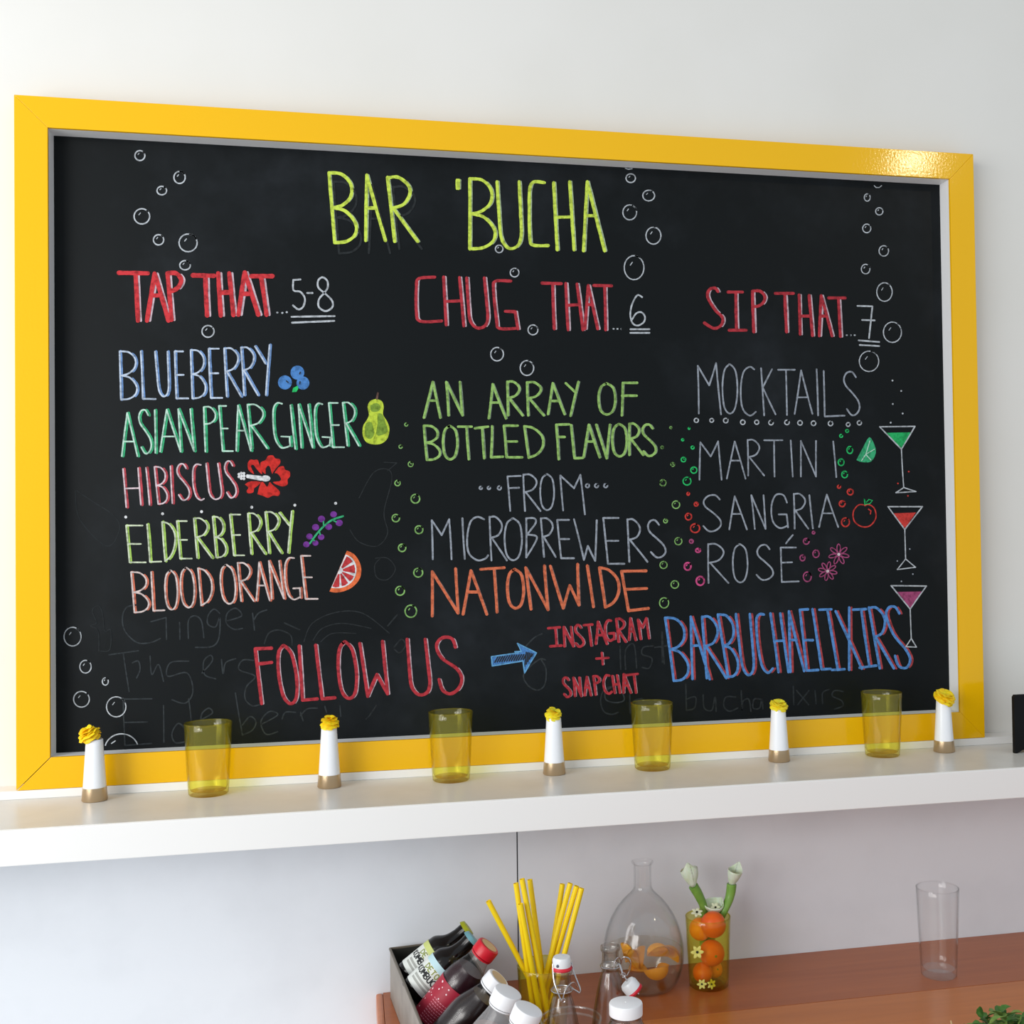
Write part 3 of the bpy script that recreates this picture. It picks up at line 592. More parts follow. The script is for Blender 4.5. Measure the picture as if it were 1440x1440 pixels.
g('c',(400,560),(405,650),(408,610),(435,600),(445,655),m='ghost2'); g('c',(490,600),(460,600),(455,640),(485,640),(495,600),(500,645),m='ghost2'); g('p',(640,540),(642,625),m='ghost2'); g('p',(655,560),(710,625),m='ghost2'); g('p',(712,560),(660,625),m='ghost2'); g('p',(740,560),(745,620),m='ghost2')
g('c',(775,620),(775,570),(805,555),m='ghost2'); g('c',(870,565),(830,560),(820,585),(860,605),(868,630),(830,645),m='ghost2')
ik.build('rubbed_out_chalk', 'faint rubbed-out lettering below BARBUCHAELIXIRS')
ik = Ink('k')
g('c',(550,400),(500,400),(395,500),(420,580),(490,620),(545,580),(555,470),(520,400)); g('c',(410,300),(470,240),(525,212)); g('p',(1090,300),(1095,470),m='ghost2'); g('c',(1130,470),(1130,330),(1190,290),(1210,460),m='ghost2')
g('c',(1330,300),(1260,310),(1250,360),(1320,390),(1300,460),(1250,455),m='ghost2'); g('p',(1395,200),(1410,430),m='ghost2'); g('p',(1340,310),(1435,300),m='ghost2')
g('c',(1100,620),(1120,690),(1060,710),(990,690),(985,630),(1040,590)); g('c',(1150,600),(1000,600),(950,680),(970,770),(1030,795),(1075,780),m='ghost2'); g('c',(1160,640),(1165,790),(1190,700),(1250,680),m='ghost2')
ik.build('rubbed_out_chalk', 'faint rubbed-out lettering around the blue arrow')
ik = Ink('z')
g('c',(106,690),(112,730),(150,768),(168,745),(160,725),(130,705),(108,690),w=1.3,m='ghost2'); ik.build('rubbed_out_chalk', 'faint rubbed-out pear outline left of ELDERBERRY'); ik = Ink('z')
g('c',(505,700),(525,665),(545,660),(551,675),(540,720),(545,750),(530,768),(505,762),(492,745),w=1.3,m='ghost2'); g('p',(540,650),(558,651),(545,662),w=1.2,m='ghost2')
g('c',(528,785),(545,785),(556,800),(545,815),(530,812),(527,795),(535,785),w=1.4,m='ghost2')
ik.build('rubbed_out_chalk', 'faint rubbed-out pear outline right of ELDERBERRY')

# ------------------------------------------------------------------ yellow tumblers and bud vases on the shelf
M_amber = glass('yellow_glass', (0.985, 0.970, 0.60), (0.66, 0.56, 0.12), haze=(0.035, (0.75, 0.66, 0.06)))
M_amberbase = glass('yellow_glass_base', (0.74, 0.54, 0.22), (0.45, 0.28, 0.08), power=8)
M_bclear = glass('swing_bottle_glass', (0.97, 0.965, 0.955), (0.36, 0.33, 0.31), power=2.6, gloss=0.075)
M_clear = glass('clear_glass', (0.993, 0.995, 0.995), (0.70, 0.72, 0.73), power=5)
M_clearbase = glass('clear_glass_base', (0.95, 0.95, 0.945), (0.75, 0.76, 0.77), rough=0.12, haze=(0.10, (0.8, 0.8, 0.8)))
def tumbler(name, H, rb, rtop, label, cat, M, Mb, group=None, wall=0.0016, base=0.007):
    t = thing(name, (0, 0, 0), label, cat, group)
    mb = MB(); N = 10
    outer = [(rb*0.93, 0.0), (rb, 0.002)] + [(rb+(rtop-rb)*(k/N)**0.85, 0.002+(H-0.002)*k/N) for k in range(1, N+1)]
    inner = [(r-wall, z) for r, z in outer[::-1] if z > base] + [(rb-wall-0.002, base)]
    mb.lathe(outer+[(rtop-wall/2, H+0.0008)]+inner, 44); mb.build('glass_wall', M, t, smooth=True, sharp=50)
    mb = MB(); mb.lathe([(0, 0.0001), (rb*0.92, 0.0001)], 44); mb.lathe([(0, base-0.001), (rb-wall-0.0021, base)], 44); mb.build('glass_base', Mb, t, smooth=True)
    mb = MB(); mb.lathe([(rtop-wall/2+0.0011*math.cos(a), H+0.0005+0.0011*math.sin(a)) for a in [2*PI*k/8 for k in range(8)]], 44, close=True)
    mb.build('glass_rim', M, t, smooth=True)
    return t
TUM = [(293, 'yellow glass tumbler on the shelf, the leftmost, beside the first bud vase'),
       (634, 'yellow glass tumbler on the shelf below the words FOLLOW US'),
       (917, 'yellow glass tumbler on the shelf just right of the third bud vase'),
       (1240, 'yellow glass tumbler on the shelf, the rightmost, near the frame corner')]
g0 = None
for u, lb in TUM:
    P = at_z(u, 1100, ZS); x = P.x
    x = at_y(u, {293:1068, 634:1049, 917:1036, 1240:1019}[u], -0.038).x
    if g0 is None: g0 = tumbler('glass_tumbler', 0.112, 0.0305, 0.0365, lb, 'tumbler', M_amber, M_amberbase, 'yellow tumblers along the shelf'); o = g0
    else: o = copy_tree(g0); o['label'] = lb
    o.location = (x, -0.0385, ZS); o.rotation_euler.z = random.uniform(0, 3)

M_porc = mat('porcelain', (240, 242, 246), 0.18, coat=0.3)
M_gold = mat('gold_glaze', (196, 172, 140), 0.28, metal=0.85)
def vase(label):
    t = thing('bud_vase', (0, 0, 0), label, 'vase', 'white bud vases along the shelf')
    H, r0_, r1_ = 0.0945, 0.0188, 0.0125; hb = 0.021
    rr = lambda z: r0_+(r1_-r0_)*(z/H)**0.9
    mb = MB(); mb.lathe([(rr(hb), hb)]+[(rr(hb+(H-hb)*k/8), hb+(H-hb)*k/8) for k in range(1, 9)]+[(r1_-0.0008, H+0.0006), (r1_-0.0018, H), (r1_-0.003, H-0.02), (0, H-0.021)], 36)
    mb.build('vase_body', M_porc, t, smooth=True, sharp=50)
    mb = MB(); mb.lathe([(0, 0), (r0_*0.95, 0), (r0_+0.0004, 0.0015), (rr(hb)+0.0004, hb), (rr(hb)-0.001, hb)], 36); tag(mb.build('vase_foot', M_gold, t, smooth=True, sharp=50), 'matte gold glazed foot')
    return t
M_pet = mat('marigold_petal', (255, 218, 16), 0.6, sub=0.3, mottle=(120, (255, 196, 10), 0.4, 0.7))
M_pet2 = mat('pale_marigold_petal', (255, 232, 50), 0.6, sub=0.3, mottle=(120, (255, 212, 24), 0.4, 0.7))
M_stem = mat('flower_stem', (86, 122, 50), 0.6)
def marigold(loc, R, squash, lean, shag, M, label, seed):
    rnd = random.Random(seed)
    t = thing('yellow_flower', loc, label, 'flower', None, lean)
    mb = MB()
    for ring, (n, el, rad) in enumerate(((9, -6, 1.0), (10, 14, 1.0), (9, 34, .98), (7, 54, .95), (5, 72, .9), (3, 86, .8))):
        for k in range(n):
            a = 2*PI*(k+rnd.random()*.5)/n+ring*.4; e_ = math.radians(el+rnd.uniform(-9, 9)); L = R*rad*(1+rnd.uniform(-.12, .16)*shag)
            d = Vector((math.cos(a)*math.cos(e_), math.sin(a)*math.cos(e_), math.sin(e_))); sd = Vector((-math.sin(a), math.cos(a), 0)); tu = sd.cross(d)*-1
            tu = tu if tu.z >= 0 else -tu
            w_ = R*0.34*rnd.uniform(.85, 1.15); c0 = Vector((0, 0, R*.42*squash)); drop = .34+rnd.uniform(-.08, .12); pts = []
            for f_, ww in ((0, .5), (.45, 1.0), (.85, 1.05), (1.0, .75)):
                q = d*R*(.50+.42*f_*(L/R)/max(rad, .5)) - tu*R*drop*f_ + tu*R*.16*(1-f_); q.z *= squash; q += c0
                pts += [q-sd*w_*ww-d*(.10*R), q, q+sd*w_*ww-d*(.10*R)]
                if f_ == 1.0: pts[-2] = q-d*R*.06
            fs = [(i*3+j, i*3+j+1, i*3+j+4, i*3+j+3) for i in range(3) for j in range(2)]
            mb.add(pts, fs)
    o = mb.build('petals', M, t, smooth=True, sharp=80); o['kind'] = 'stuff'
    mb = MB(); mb.lathe([(0, -R*.25), (R*.4, 0), (R*.55, R*.25), (R*.45, R*.55), (0, R*.75*squash)], 14); mb.build('flower_core', M, t, smooth=True)
    mb = MB(); mb.tube([(0, 0, -R*.2), (0.0005, 0, -0.02)], 0.0016, 8); mb.build('stem', M_stem, t, smooth=True)
    return t
VAS = [(133, 1085, 'white bud vase with a gold foot, the leftmost on the shelf', 'shaggy yellow flower drooping left from the leftmost bud vase', (0.0178, .95, (0.35, -0.5, 0), 1.0, M_pet), (-0.003, .001)),
       (463, 1066, 'white bud vase with a gold foot, between the first two yellow tumblers', 'round orange-yellow flower in the bud vase under FOLLOW', (0.0165, 1.0, (0.3, 0, 0.5), .3, M_pet), (0, .001)),
       (779, 1044, 'white bud vase with a gold foot, between the second and third yellow tumblers', 'lopsided lemon yellow flower in the middle bud vase', (0.0155, .9, (0.4, -0.22, 1.0), .8, M_pet2), (-0.002, .0)),
       (1095, 1031, 'white bud vase with a gold foot, between the third and fourth yellow tumblers', 'flat spreading yellow flower in the bud vase left of the last tumbler', (0.0180, .68, (0.35, 0.05, 0.2), .9, M_pet2), (0, -.002)),
       (1327, 1016, 'white bud vase with a gold foot, the rightmost, by the frame corner', 'broad bright yellow flower in the rightmost bud vase', (0.0215, .72, (0.55, 0.05, 0.3), .9, M_pet), (0, -.001))]
v0 = None
for i, (u, v, lb, fl, (R, sq, lean, shag, M), (ox, oz)) in enumerate(VAS):
    x = at_y(u, v, -0.038).x
    if v0 is None: v0 = vase(lb); o = v0
    else: o = copy_tree(v0); o['label'] = lb
    o.location = (x, -0.038, ZS)
    f = marigold((x+ox, -0.038, ZS+0.0945+oz), R, sq, lean, shag, M, fl, 20+i); f['group'] = 'yellow flowers in the bud vases'

# black stand at the right end of the shelf
M_blk = mat('black_plastic', (9, 10, 12), 0.65, spec=0.25)
t = thing('counter_stand', (0, 0, 0), 'black plastic stand with an arched foot at the right end of the shelf', 'stand')
p0 = at_y(1419.5, 976, -0.075); p1 = at_y(1421, 1064, -0.085)
zb = ZS; ztop = p0.z
mb = MB(); xL = p0.x; Wd = 0.16; th = 0.008; n = 12
pr = [(0, 0), (0.004, 0)]+[(0.004+ (Wd-0.008)*k/n, 0.011*math.sin(PI*k/n)**0.45 if 0 < k < n else 0) for k in range(1, n)]+[(Wd-0.004, 0), (Wd, 0), (Wd, ztop-zb-0.004), (Wd-0.003, ztop-zb), (0.003, ztop-zb), (0, ztop-zb-0.004)]
vs = [(x_, 0, z_) for x_, z_ in pr]+[(x_, th, z_) for x_, z_ in pr]; N = len(pr)
mb.add(vs, [tuple(range(N)), tuple(range(N, 2*N))[::-1]]+[(k, N+k, N+(k+1) % N, (k+1) % N) for k in range(N)])
mb.build('front_panel', M_blk, t); t.location = (xL, -0.090, zb)
mb = MB(); mb.box((0.03, th, 0.006), (Wd-0.004, 0.05, ztop-zb-0.01), bev=0.002); mb.build('housing', M_blk, t)
mb = MB(); mb.box((0.034, th+0.002, 0), (0.044, 0.048, 0.0062)); mb.box((Wd-0.03, th+0.002, 0), (Wd-0.02, 0.048, 0.0062)); mb.build('foot', M_blk, t)
mb = MB(); mb.lathe([(0, 0), (0.008, 0), (0.006, 0.0016), (0, 0.002)], 18, xf=lambda p: Vector((-p.z+0.0012, 0.004+p.x*.6, (ztop-zb)*.6+p.y))); mb.build('side_knob', M_blk, t, smooth=True)

# ------------------------------------------------------------------ wooden counter
def wood(name, c1, c2):
    m = bpy.data.materials.new(name); m.use_nodes = True; nt = m.node_tree; b = nt.nodes['Principled BSDF']
    b.inputs['Roughness'].default_value = 0.30; b.inputs['Specular IOR Level'].default_value = 0.4
    tc = nt.nodes.new('ShaderNodeTexCoord'); mp = nt.nodes.new('ShaderNodeMapping'); mp.inputs['Scale'].default_value = (1.2, 16, 16)
    n = nt.nodes.new('ShaderNodeTexNoise'); n.inputs['Scale'].default_value = 3; n.inputs['Detail'].default_value = 6; n.inputs['Distortion'].default_value = .6
    r = nt.nodes.new('ShaderNodeMapRange'); r.inputs[1].default_value = .3; r.inputs[2].default_value = .7
    mx = nt.nodes.new('ShaderNodeMix'); mx.data_type = 'RGBA'; mx.inputs[6].default_value = (*lin(c1), 1); mx.inputs[7].default_value = (*lin(c2), 1)
    nt.links.new(tc.outputs['Object'], mp.inputs[0]); nt.links.new(mp.outputs[0], n.inputs['Vector']); nt.links.new(n.outputs['Fac'], r.inputs[0])
    nt.links.new(r.outputs[0], mx.inputs[0]); nt.links.new(mx.outputs[2], b.inputs['Base Color']); return m
M_wood1 = wood('oiled_wood_dark', (160, 84, 38), (174, 96, 46)); M_wood2 = wood('oiled_wood_light', (184, 106, 46), (198, 118, 54))
M_end = wood('counter_end_wood', (206, 128, 88), (196, 118, 78))
ct = thing('wooden_counter', (0.5514, 0, ZC-0.075), 'reddish brown oiled wooden counter of joined boards against the white wall', 'counter')
CX = 0.5514
for y0, y1, M in ((-0.1712, WT-0.0005, M_wood1), (-0.388, -0.1722, M_wood2), (-0.605, -0.389, M_wood1), (-0.80, -0.606, M_wood2)):
    mb = MB(); mb.box((0.012, y0, 0.047), (2.3, y1, 0.075), bev=0.0006); mb.build('plank', M, ct)
mb = MB(); mb.box((0, -0.80, 0.046), (0.0118, WT-0.0005, 0.0748), bev=0.004); mb.build('edge_strip', M_end, ct)
mb = MB(); mb.box((0.002, -0.79, 0.008), (2.3, WT-0.0005, 0.0455), bev=0.004); mb.build('lower_board', M_end, ct)
mb = MB(); mb.box((0.03, -0.74, -0.75), (2.28, WT-0.0005, 0.0078)); mb.build('cabinet_body', M_white, ct)

# clear tumbler
P = at_z(1320.5, 1371, ZC)
t = tumbler('drinking_glass', 0.151, 0.030, 0.0365, 'tall empty clear drinking glass alone at the right of the counter', 'glass', M_clear, M_clearbase, base=0.013)
t.location = P

# glass with oranges
PB = at_z(997.5, 1386, ZC); PB.y = -0.060
t = tumbler('fruit_glass', 0.117, 0.0335, 0.0385, 'olive-yellow glass packed with small oranges and calla lilies', 'glass', M_amber, M_amberbase); t.location = PB
M_or = mat('orange_peel', (240, 104, 32), 0.38, bump=(420, 0.25, 0.001), mottle=(30, (226, 84, 22), 0.4, 0.7))
M_or2 = mat('tangerine_peel', (246, 140, 20), 0.4, bump=(420, 0.25, 0.001))
M_cut = mat('orange_stem_end', (120, 130, 60), 0.7)
def fruit(u, v, dy, r, M, label, tilt=(0.4, 0.2, 0)):
    p = at_y(u, v, PB.y+dy); rad = 0.0335+0.005*max(0, min(1, (p.z-ZC-r*.5)/.117))-0.0024-r
    d = Vector((p.x-PB.x, p.y-PB.y, 0))
    if d.length > max(rad, 0.001) and p.z-r*.7 < ZC+0.117: d = d.normalized()*max(rad, 0); p = Vector((PB.x+d.x, PB.y+d.y, p.z))
    t = thing('small_orange', p, label, 'orange', 'small oranges in the glass', tilt)
    mb = MB(); mb.lathe([(r*math.sin(PI*k/16)*(1+0.02*math.cos(PI*k/8)), -r*.96*math.cos(PI*k/16)) for k in range(17)], 28); mb.build('peel', M, t, smooth=True, sharp=180)
    mb = MB(); mb.lathe([(0, r*.97), (r*.10, r*.965), (r*.12, r*.93)], 8); mb.build('stem_end', M_cut, t)
fruit(1004, 1300.5, -0.013, 0.0223, M_or, 'small orange resting on top, highest in the glass', (0.5, 1.2, 0))
fruit(982, 1306, 0.013, 0.0195, M_or2, 'yellow-orange fruit at the upper left, behind the top orange')
fruit(1001, 1340, -0.010, 0.0222, M_or, 'small orange directly below the top orange', (1.5, 0.4, 0))
fruit(984, 1369, -0.010, 0.0172, M_or, 'small orange lowest in the glass', (2.2, 0.5, 0))
fruit(1008, 1361, 0.016, 0.0150, M_or2, 'fruit at the back of the glass near its bottom', (1.2, 0.5, 0))
M_ycream = mat('cream_petal', (232, 226, 120), 0.6); M_cream = mat('white_petal', (226, 228, 196), 0.6); M_dkc = mat('dark_flower_centre', (38, 40, 20), 0.6)
def starflower(u, v, dy, R, M, label, tilt):
    p = at_y(u, v, PB.y+dy); t = thing('star_flower', p, label, 'flower', 'star flowers in the fruit glass', tilt)
    for k in range(6):
        a = 2*PI*k/6; ca, sa = math.cos(a), math.sin(a); mb = MB(); q = []
        for f_, ww, h in ((.12, .1, 0), (.5, .27, .10), (.8, .2, .12), (1, .02, .05)):
            for s_ in (-1, 0, 1): q.append((R*(f_*ca-s_*ww*sa), R*(f_*sa+s_*ww*ca), R*(h-(.06 if s_ else 0))))
        mb.add(q, [(i*3+j, i*3+j+1, i*3+j+4, i*3+j+3) for i in range(3) for j in range(2)]); mb.build('petal', M, t, smooth=True)
    mb = MB(); mb.lathe([(0, 0), (R*.2, 0), (R*.16, R*.18), (0, R*.24)], 10); mb.build('flower_centre', M_dkc, t, smooth=True)
FR = (PI/2-0.15, 0, -0.1)
starflower(980.5, 1339, -0.0325, 0.0115, M_ycream, 'pale yellow star flower pressed to the glass beside the middle orange', FR)
starflower(987, 1384, -0.0310, 0.0088, M_ycream, 'left one of two star flowers at the bottom of the glass', FR)
starflower(1000.5, 1384, -0.0310, 0.0088, M_ycream, 'right one of two star flowers at the bottom of the glass', (PI/2-0.15, 0.5, 0.15))
starflower(980, 1283, -0.006, 0.0105, M_cream, 'cream star flower on the yellow-orange fruit at the rim', (0.5, -0.15, 0))
starflower(1006, 1276, 0.012, 0.0095, M_cream, 'cream star flower behind the top of the highest orange', (0.9, 0, 0))
# calla lilies
M_calla = mat('calla_spathe', (224, 234, 214), 0.5, sub=0.15, mottle=(60, (196, 216, 168), 0.45, 0.75)); M_cstem = mat('calla_stem', (124, 168, 74), 0.4, mottle=(40, (98, 148, 58), 0.4, 0.7))
def calla(base, pts, head, hdir, L, R, label):
    t = thing('calla_lily', base, label, 'flower', 'calla lilies in the fruit glass')
    loc = [Vector(p)-Vector(base) for p in pts]; mb = MB(); n = len(loc)
    mb.tube(bez3(loc), [0.0052+0.0034*min(1, 1.2*i/(len(bez3(loc))-1)) for i in range(len(bez3(loc)))], 12); mb.build('stem', M_cstem, t, smooth=True, sharp=60)
    d = Vector(hdir).normalized(); q = d.to_track_quat('Z', 'Y'); h0 = loc[-1]; mb = MB()
    n = 22; rows = 9; vs = []
    for i in range(rows):
        f_ = i/(rows-1); r = 0.0062+(R-0.0062)*(math.sin(f_*PI*.62))**1.1
        for k in range(n+1):
            a = 2*PI*k/n*1.03+.2; tip = max(0, math.cos(a))**3; z = L*(f_*(0.72+0.38*tip)); rr = r*(1+0.28*f_*f_*(1-tip)-.25*tip*f_*f_)
            vs.append(h0+q @ Vector((rr*math.cos(a), rr*math.sin(a)*.82, z)))
    fs = [(i*(n+1)+k, i*(n+1)+k+1, (i+1)*(n+1)+k+1, (i+1)*(n+1)+k) for i in range(rows-1) for k in range(n)]
    mb.add(vs, fs); o = mb.build('spathe', M_calla, t, smooth=True, sharp=180)
    md = o.modifiers.new('s', 'SOLIDIFY'); md.thickness = 0.0006
    mb = MB(); mb.tube([h0, h0+q @ Vector((0, 0, L*.55))], [0.002, 0.0014], 8); mb.build('spadix', mat('spadix', (232, 200, 60), 0.6), t, smooth=True)
def bez3(P, n=5):
    P = [P[0]]+list(P)+[P[-1]]; out = []
    for i in range(1, len(P)-2):
        for k in range(n):
            t_ = k/n; a, b_, c, d = P[i-1:i+3]
            out.append(0.5*((2*b_)+(-a+c)*t_+(2*a-5*b_+4*c-d)*t_*t_+(-a+3*b_-3*c+d)*t_**3))
    out.append(P[-2]); return out
yb = PB.y+0.012
A = [Vector((PB.x-0.004, PB.y+0.022, ZC+0.055)), at_y(990, 1282, yb+.006), at_y(984, 1262, yb+.003), at_y(975, 1246, yb)]
calla(A[0], A, None, (-0.25, 0.05, 1), 0.041, 0.0155, 'calla lily leaning left out of the fruit glass, nodding white head')
yb = PB.y+0.014
A = [Vector((PB.x+0.008, PB.y+0.022, ZC+0.060)), at_y(1016, 1286, yb-.006), at_y(1026, 1262, yb), at_y(1029, 1243, yb)]
calla(A[0], A, None, (0.22, -0.20, 1), 0.036, 0.0125, 'calla lily leaning right out of the fruit glass, seen from its green side')
yb = PB.y+0.02
A = [Vector((PB.x+0.002, PB.y+0.030, ZC+0.065)), at_y(1004, 1290, yb+.004), at_y(1004, 1284, yb)]
calla(A[0], A, None, (0.0, -0.35, 1), 0.028, 0.0165, 'short calla lily behind the top orange, its white mouth facing forward')

# round glass flask with orange wedges in water
PF = at_z(906, 1374, ZC); PF.y = -0.036; PF.x = at_y(905, 1330, PF.y).x
t = thing('glass_flask', PF, 'round-bellied clear glass flask with a narrow neck, half full of fruit water', 'flask')
K = 1.0
zt = at_y(903, 1211, PF.y).z-ZC
prof = [(0.048, 0.0), (0.054, 0.004), (0.062, 0.018), (0.0675, 0.036), (0.0690, 0.056), (0.0670, 0.078), (0.0600, 0.102), (0.0490, 0.124), (0.0350, 0.142), (0.0215, 0.155), (0.0160, 0.163), (0.0150, 0.172), (0.0150, zt-0.008), (0.0170, zt-0.004)]
sz = (zt)/0.207
prof = [(r, z*sz if z < 0.17 else z) for r, z in prof]; prof[11] = (0.0150, 0.172*sz)
inn = [(r-0.0017, z+(0.002 if i < 2 else 0)) for i, (r, z) in enumerate(prof)][::-1]
def dense(pr, n=3):
    v = bez(pr, n); return v
mb = MB(); mb.lathe([(0, 0.004)]+dense(prof)+[(0.0185, zt-0.002), (0.0185, zt), (0.0170, zt+0.001)]+dense(inn)+[(0, 0.006)], 56); mb.build('glass_body', M_clear, t, smooth=True, sharp=60)
M_rim = mat('rim_glass_dark', (180, 182, 184), 0.06)
M_water = glass('fruit_water', (0.96, 0.94, 0.90), (0.88, 0.84, 0.76))
wl = at_y(905, 1334, PF.y).z-ZC
wp = [(r-0.0025, z) for r, z in dense(prof) if z < wl]; 
mb = MB(); mb.lathe([(0, 0.0075)]+[(r, max(z, 0.0075)) for r, z in wp]+[(wp[-1][0], wl), (0, wl)], 48); mb.build('water', M_water, t, smooth=True, sharp=50)
M_flesh = mat('orange_flesh', (255, 190, 62), 0.4, mottle=(90, (248, 162, 40), 0.4, 0.7)); M_rind = mat('orange_rind', (246, 168, 48), 0.45)
M_pith = mat('orange_pith', (244, 208, 130), 0.5)
def wedge(p, rot, r, hw, label):
    t = thing('orange_wedge', p, label, 'fruit', 'orange wedges in the flask', rot)
    mb = MB(); n = 12; vs = []; A0 = hw
    for k in range(n+1):
        a = PI*k/n; vs.append((r*.96*math.cos(a), r*.96*math.sin(a)*math.cos(A0), r*.96*math.sin(a)*math.sin(A0))); 
    vs2 = [(x, y, -z) for x, y, z in vs]
    mb.add(vs+[(0, 0, 0)], [(k, k+1, n+1) for k in range(n)]); mb.add(vs2+[(0, 0, 0)], [(k+1, k, n+1) for k in range(n)]); mb.build('flesh', M_flesh, t)
    mb = MB(); vs = []; J = 6
    for k in range(n+1):
        a = PI*k/n
        for j in range(J+1):
            b_ = A0*(1-2*j/J); vs.append((r*math.cos(a), r*math.sin(a)*math.cos(b_), r*math.sin(a)*math.sin(b_)))
    mb.add(vs, [(k*(J+1)+j, k*(J+1)+j+1, (k+1)*(J+1)+j+1, (k+1)*(J+1)+j) for k in range(n) for j in range(J)]); mb.build('rind', M_rind, t, smooth=True)
WD = [(890, 1353, -.020, (0.6, 0.9, 0.5), .021, 'orange wedge on edge at the left of the flask'), (925, 1345, -.012, (1.5, 0.2, 0.3), .022, 'orange wedge showing its cut face at the right of the flask'),
      (922, 1361, -.024, (-0.2, 0.1, 3.2), .022, 'orange wedge lying flat at the front of the flask'), (905, 1348, .012, (1.2, -0.6, 1.2), .021, 'orange wedge in the middle of the flask, behind the others'),
      (876, 1340, .004, (0.9, 1.3, -0.5), .017, 'orange wedge against the left side of the flask'), (936, 1364, .010, (0.4, 0.8, 2.0), .016, 'small orange wedge low at the right of the flask'),
      (900, 1366, -.006, (0.2, 0.3, 0.4), .020, 'orange wedge low in the middle of the flask'), (940, 1346, .012, (1.3, 0.5, -0.4), .020, 'orange wedge standing at the far right of the flask')]
for u, v, dy, rot, r, lb in WD:
    wedge(at_y(u, v, PF.y+dy), rot, r, 0.55, lb)

# ------------------------------------------------------------------ straws in a yellow glass
PS = at_y(764, 1357, -0.19); hS = PS.z-ZC
t = tumbler('straw_glass', hS, 0.034, 0.0405, 'yellow glass holding a bunch of yellow drinking straws', 'glass', M_amber, M_amberbase); t.location = (PS.x, -0.19, ZC)
M_straw = mat('yellow_straw', (252, 212, 22), 0.35, sub=0.1)
ST = [(686.5,1267,-.19, 18,-4, 'straw leaning furthest left, over the bottle crate'), (725.5,1242,-.195, -14,-16, 'straw standing at the left edge of the upright bunch'), (734,1236,-.20, 8,-22, 'tallest straw, at the top of the left bunch'),
      (745,1237,-.17, 10,10, 'straw at the right back of the left bunch'), (732,1271,-.21, -4,-24, 'short straw in front of the left bunch'), (791,1243,-.165, -2,18, 'straw standing straight behind the right fan of straws'),
      (802,1242,-.185, -20,4, 'left one of the three right-leaning straws'), (811,1246,-.19, -12,14, 'middle one of the three right-leaning straws'), (818,1249,-.195, -2,-8, 'straw leaning furthest right')]
for u, v, yy, bx, by, lb in ST:
    top = at_y(u, v, yy); bot = Vector((PS.x+bx/1000, -0.19+by/1000, ZC+0.009))
    t = thing('drinking_straw', bot, lb, 'straw', 'yellow straws in the glass'); d = top-bot; mb = MB(); n = 14
    tt = d.normalized(); a = tt.orthogonal().normalized(); b2 = tt.cross(a); vs = []
    for rr, q in ((0.0042, Vector((0, 0, 0))), (0.0042, d), (0.0036, d), (0.0036, tt*0.002)):
        vs += [q+(a*math.cos(2*PI*k/n)+b2*math.sin(2*PI*k/n))*rr for k in range(n)]
    mb.add(vs, [(i*n+k, i*n+(k+1) % n, (i+1)*n+(k+1) % n, (i+1)*n+k) for i in range(3) for k in range(n)]+[tuple(range(3*n, 4*n))])
    mb.build('straw_tube', M_straw, t, smooth=True, sharp=60)

# ------------------------------------------------------------------ metal crate of bottles
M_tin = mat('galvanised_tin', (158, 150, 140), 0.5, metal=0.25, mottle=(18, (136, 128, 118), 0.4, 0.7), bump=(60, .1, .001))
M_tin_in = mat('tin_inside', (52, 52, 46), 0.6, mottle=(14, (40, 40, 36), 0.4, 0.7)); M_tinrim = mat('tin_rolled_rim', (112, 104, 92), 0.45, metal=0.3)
c1 = at_z(545.5, 1330, -0.302); c2 = at_z(590, 1438, -0.302)
ang = math.atan2(c2.x-c1.x, -(c2.y-c1.y)); CL = 0.385; CW = 0.122; HC = -0.302-ZC-0.0002
cr = thing('metal_crate', (c1.x+.003, min(c1.y, 0.016), ZC+0.0001), 'grey metal crate packed with tilted bottles at the left end of the counter', 'crate', None, (0, 0, ang))
R_ = 0.0015; FLr = 0.004
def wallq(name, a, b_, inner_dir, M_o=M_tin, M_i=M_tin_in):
    """one upright sheet from a to b (local xy), outside and inside faces coloured separately, the inside darker"""
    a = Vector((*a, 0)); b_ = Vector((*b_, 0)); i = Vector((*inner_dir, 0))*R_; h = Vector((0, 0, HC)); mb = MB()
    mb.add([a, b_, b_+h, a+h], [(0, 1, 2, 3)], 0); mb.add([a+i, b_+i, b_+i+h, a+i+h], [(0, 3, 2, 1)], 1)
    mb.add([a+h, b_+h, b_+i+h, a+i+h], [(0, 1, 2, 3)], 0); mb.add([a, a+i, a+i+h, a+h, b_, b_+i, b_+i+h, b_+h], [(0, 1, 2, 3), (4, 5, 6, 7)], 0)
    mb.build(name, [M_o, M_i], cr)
wallq('side_wall', (0, -CL), (0, 0), (1, 0)); wallq('side_wall', (CW, 0), (CW, -CL), (-1, 0)); wallq('end_wall', (0, 0), (CW, 0), (0, -1)); wallq('end_wall', (CW, -CL), (0, -CL), (0, 1))
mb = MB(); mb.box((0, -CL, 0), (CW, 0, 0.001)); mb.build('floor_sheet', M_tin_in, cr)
mb = MB(); mb.tube([(0, 0, HC), (CW, 0, HC), (CW, -CL, HC), (0, -CL, HC), (0, 0, HC)], 0.0022, 8); mb.build('rolled_rim', M_tinrim, cr, smooth=True)

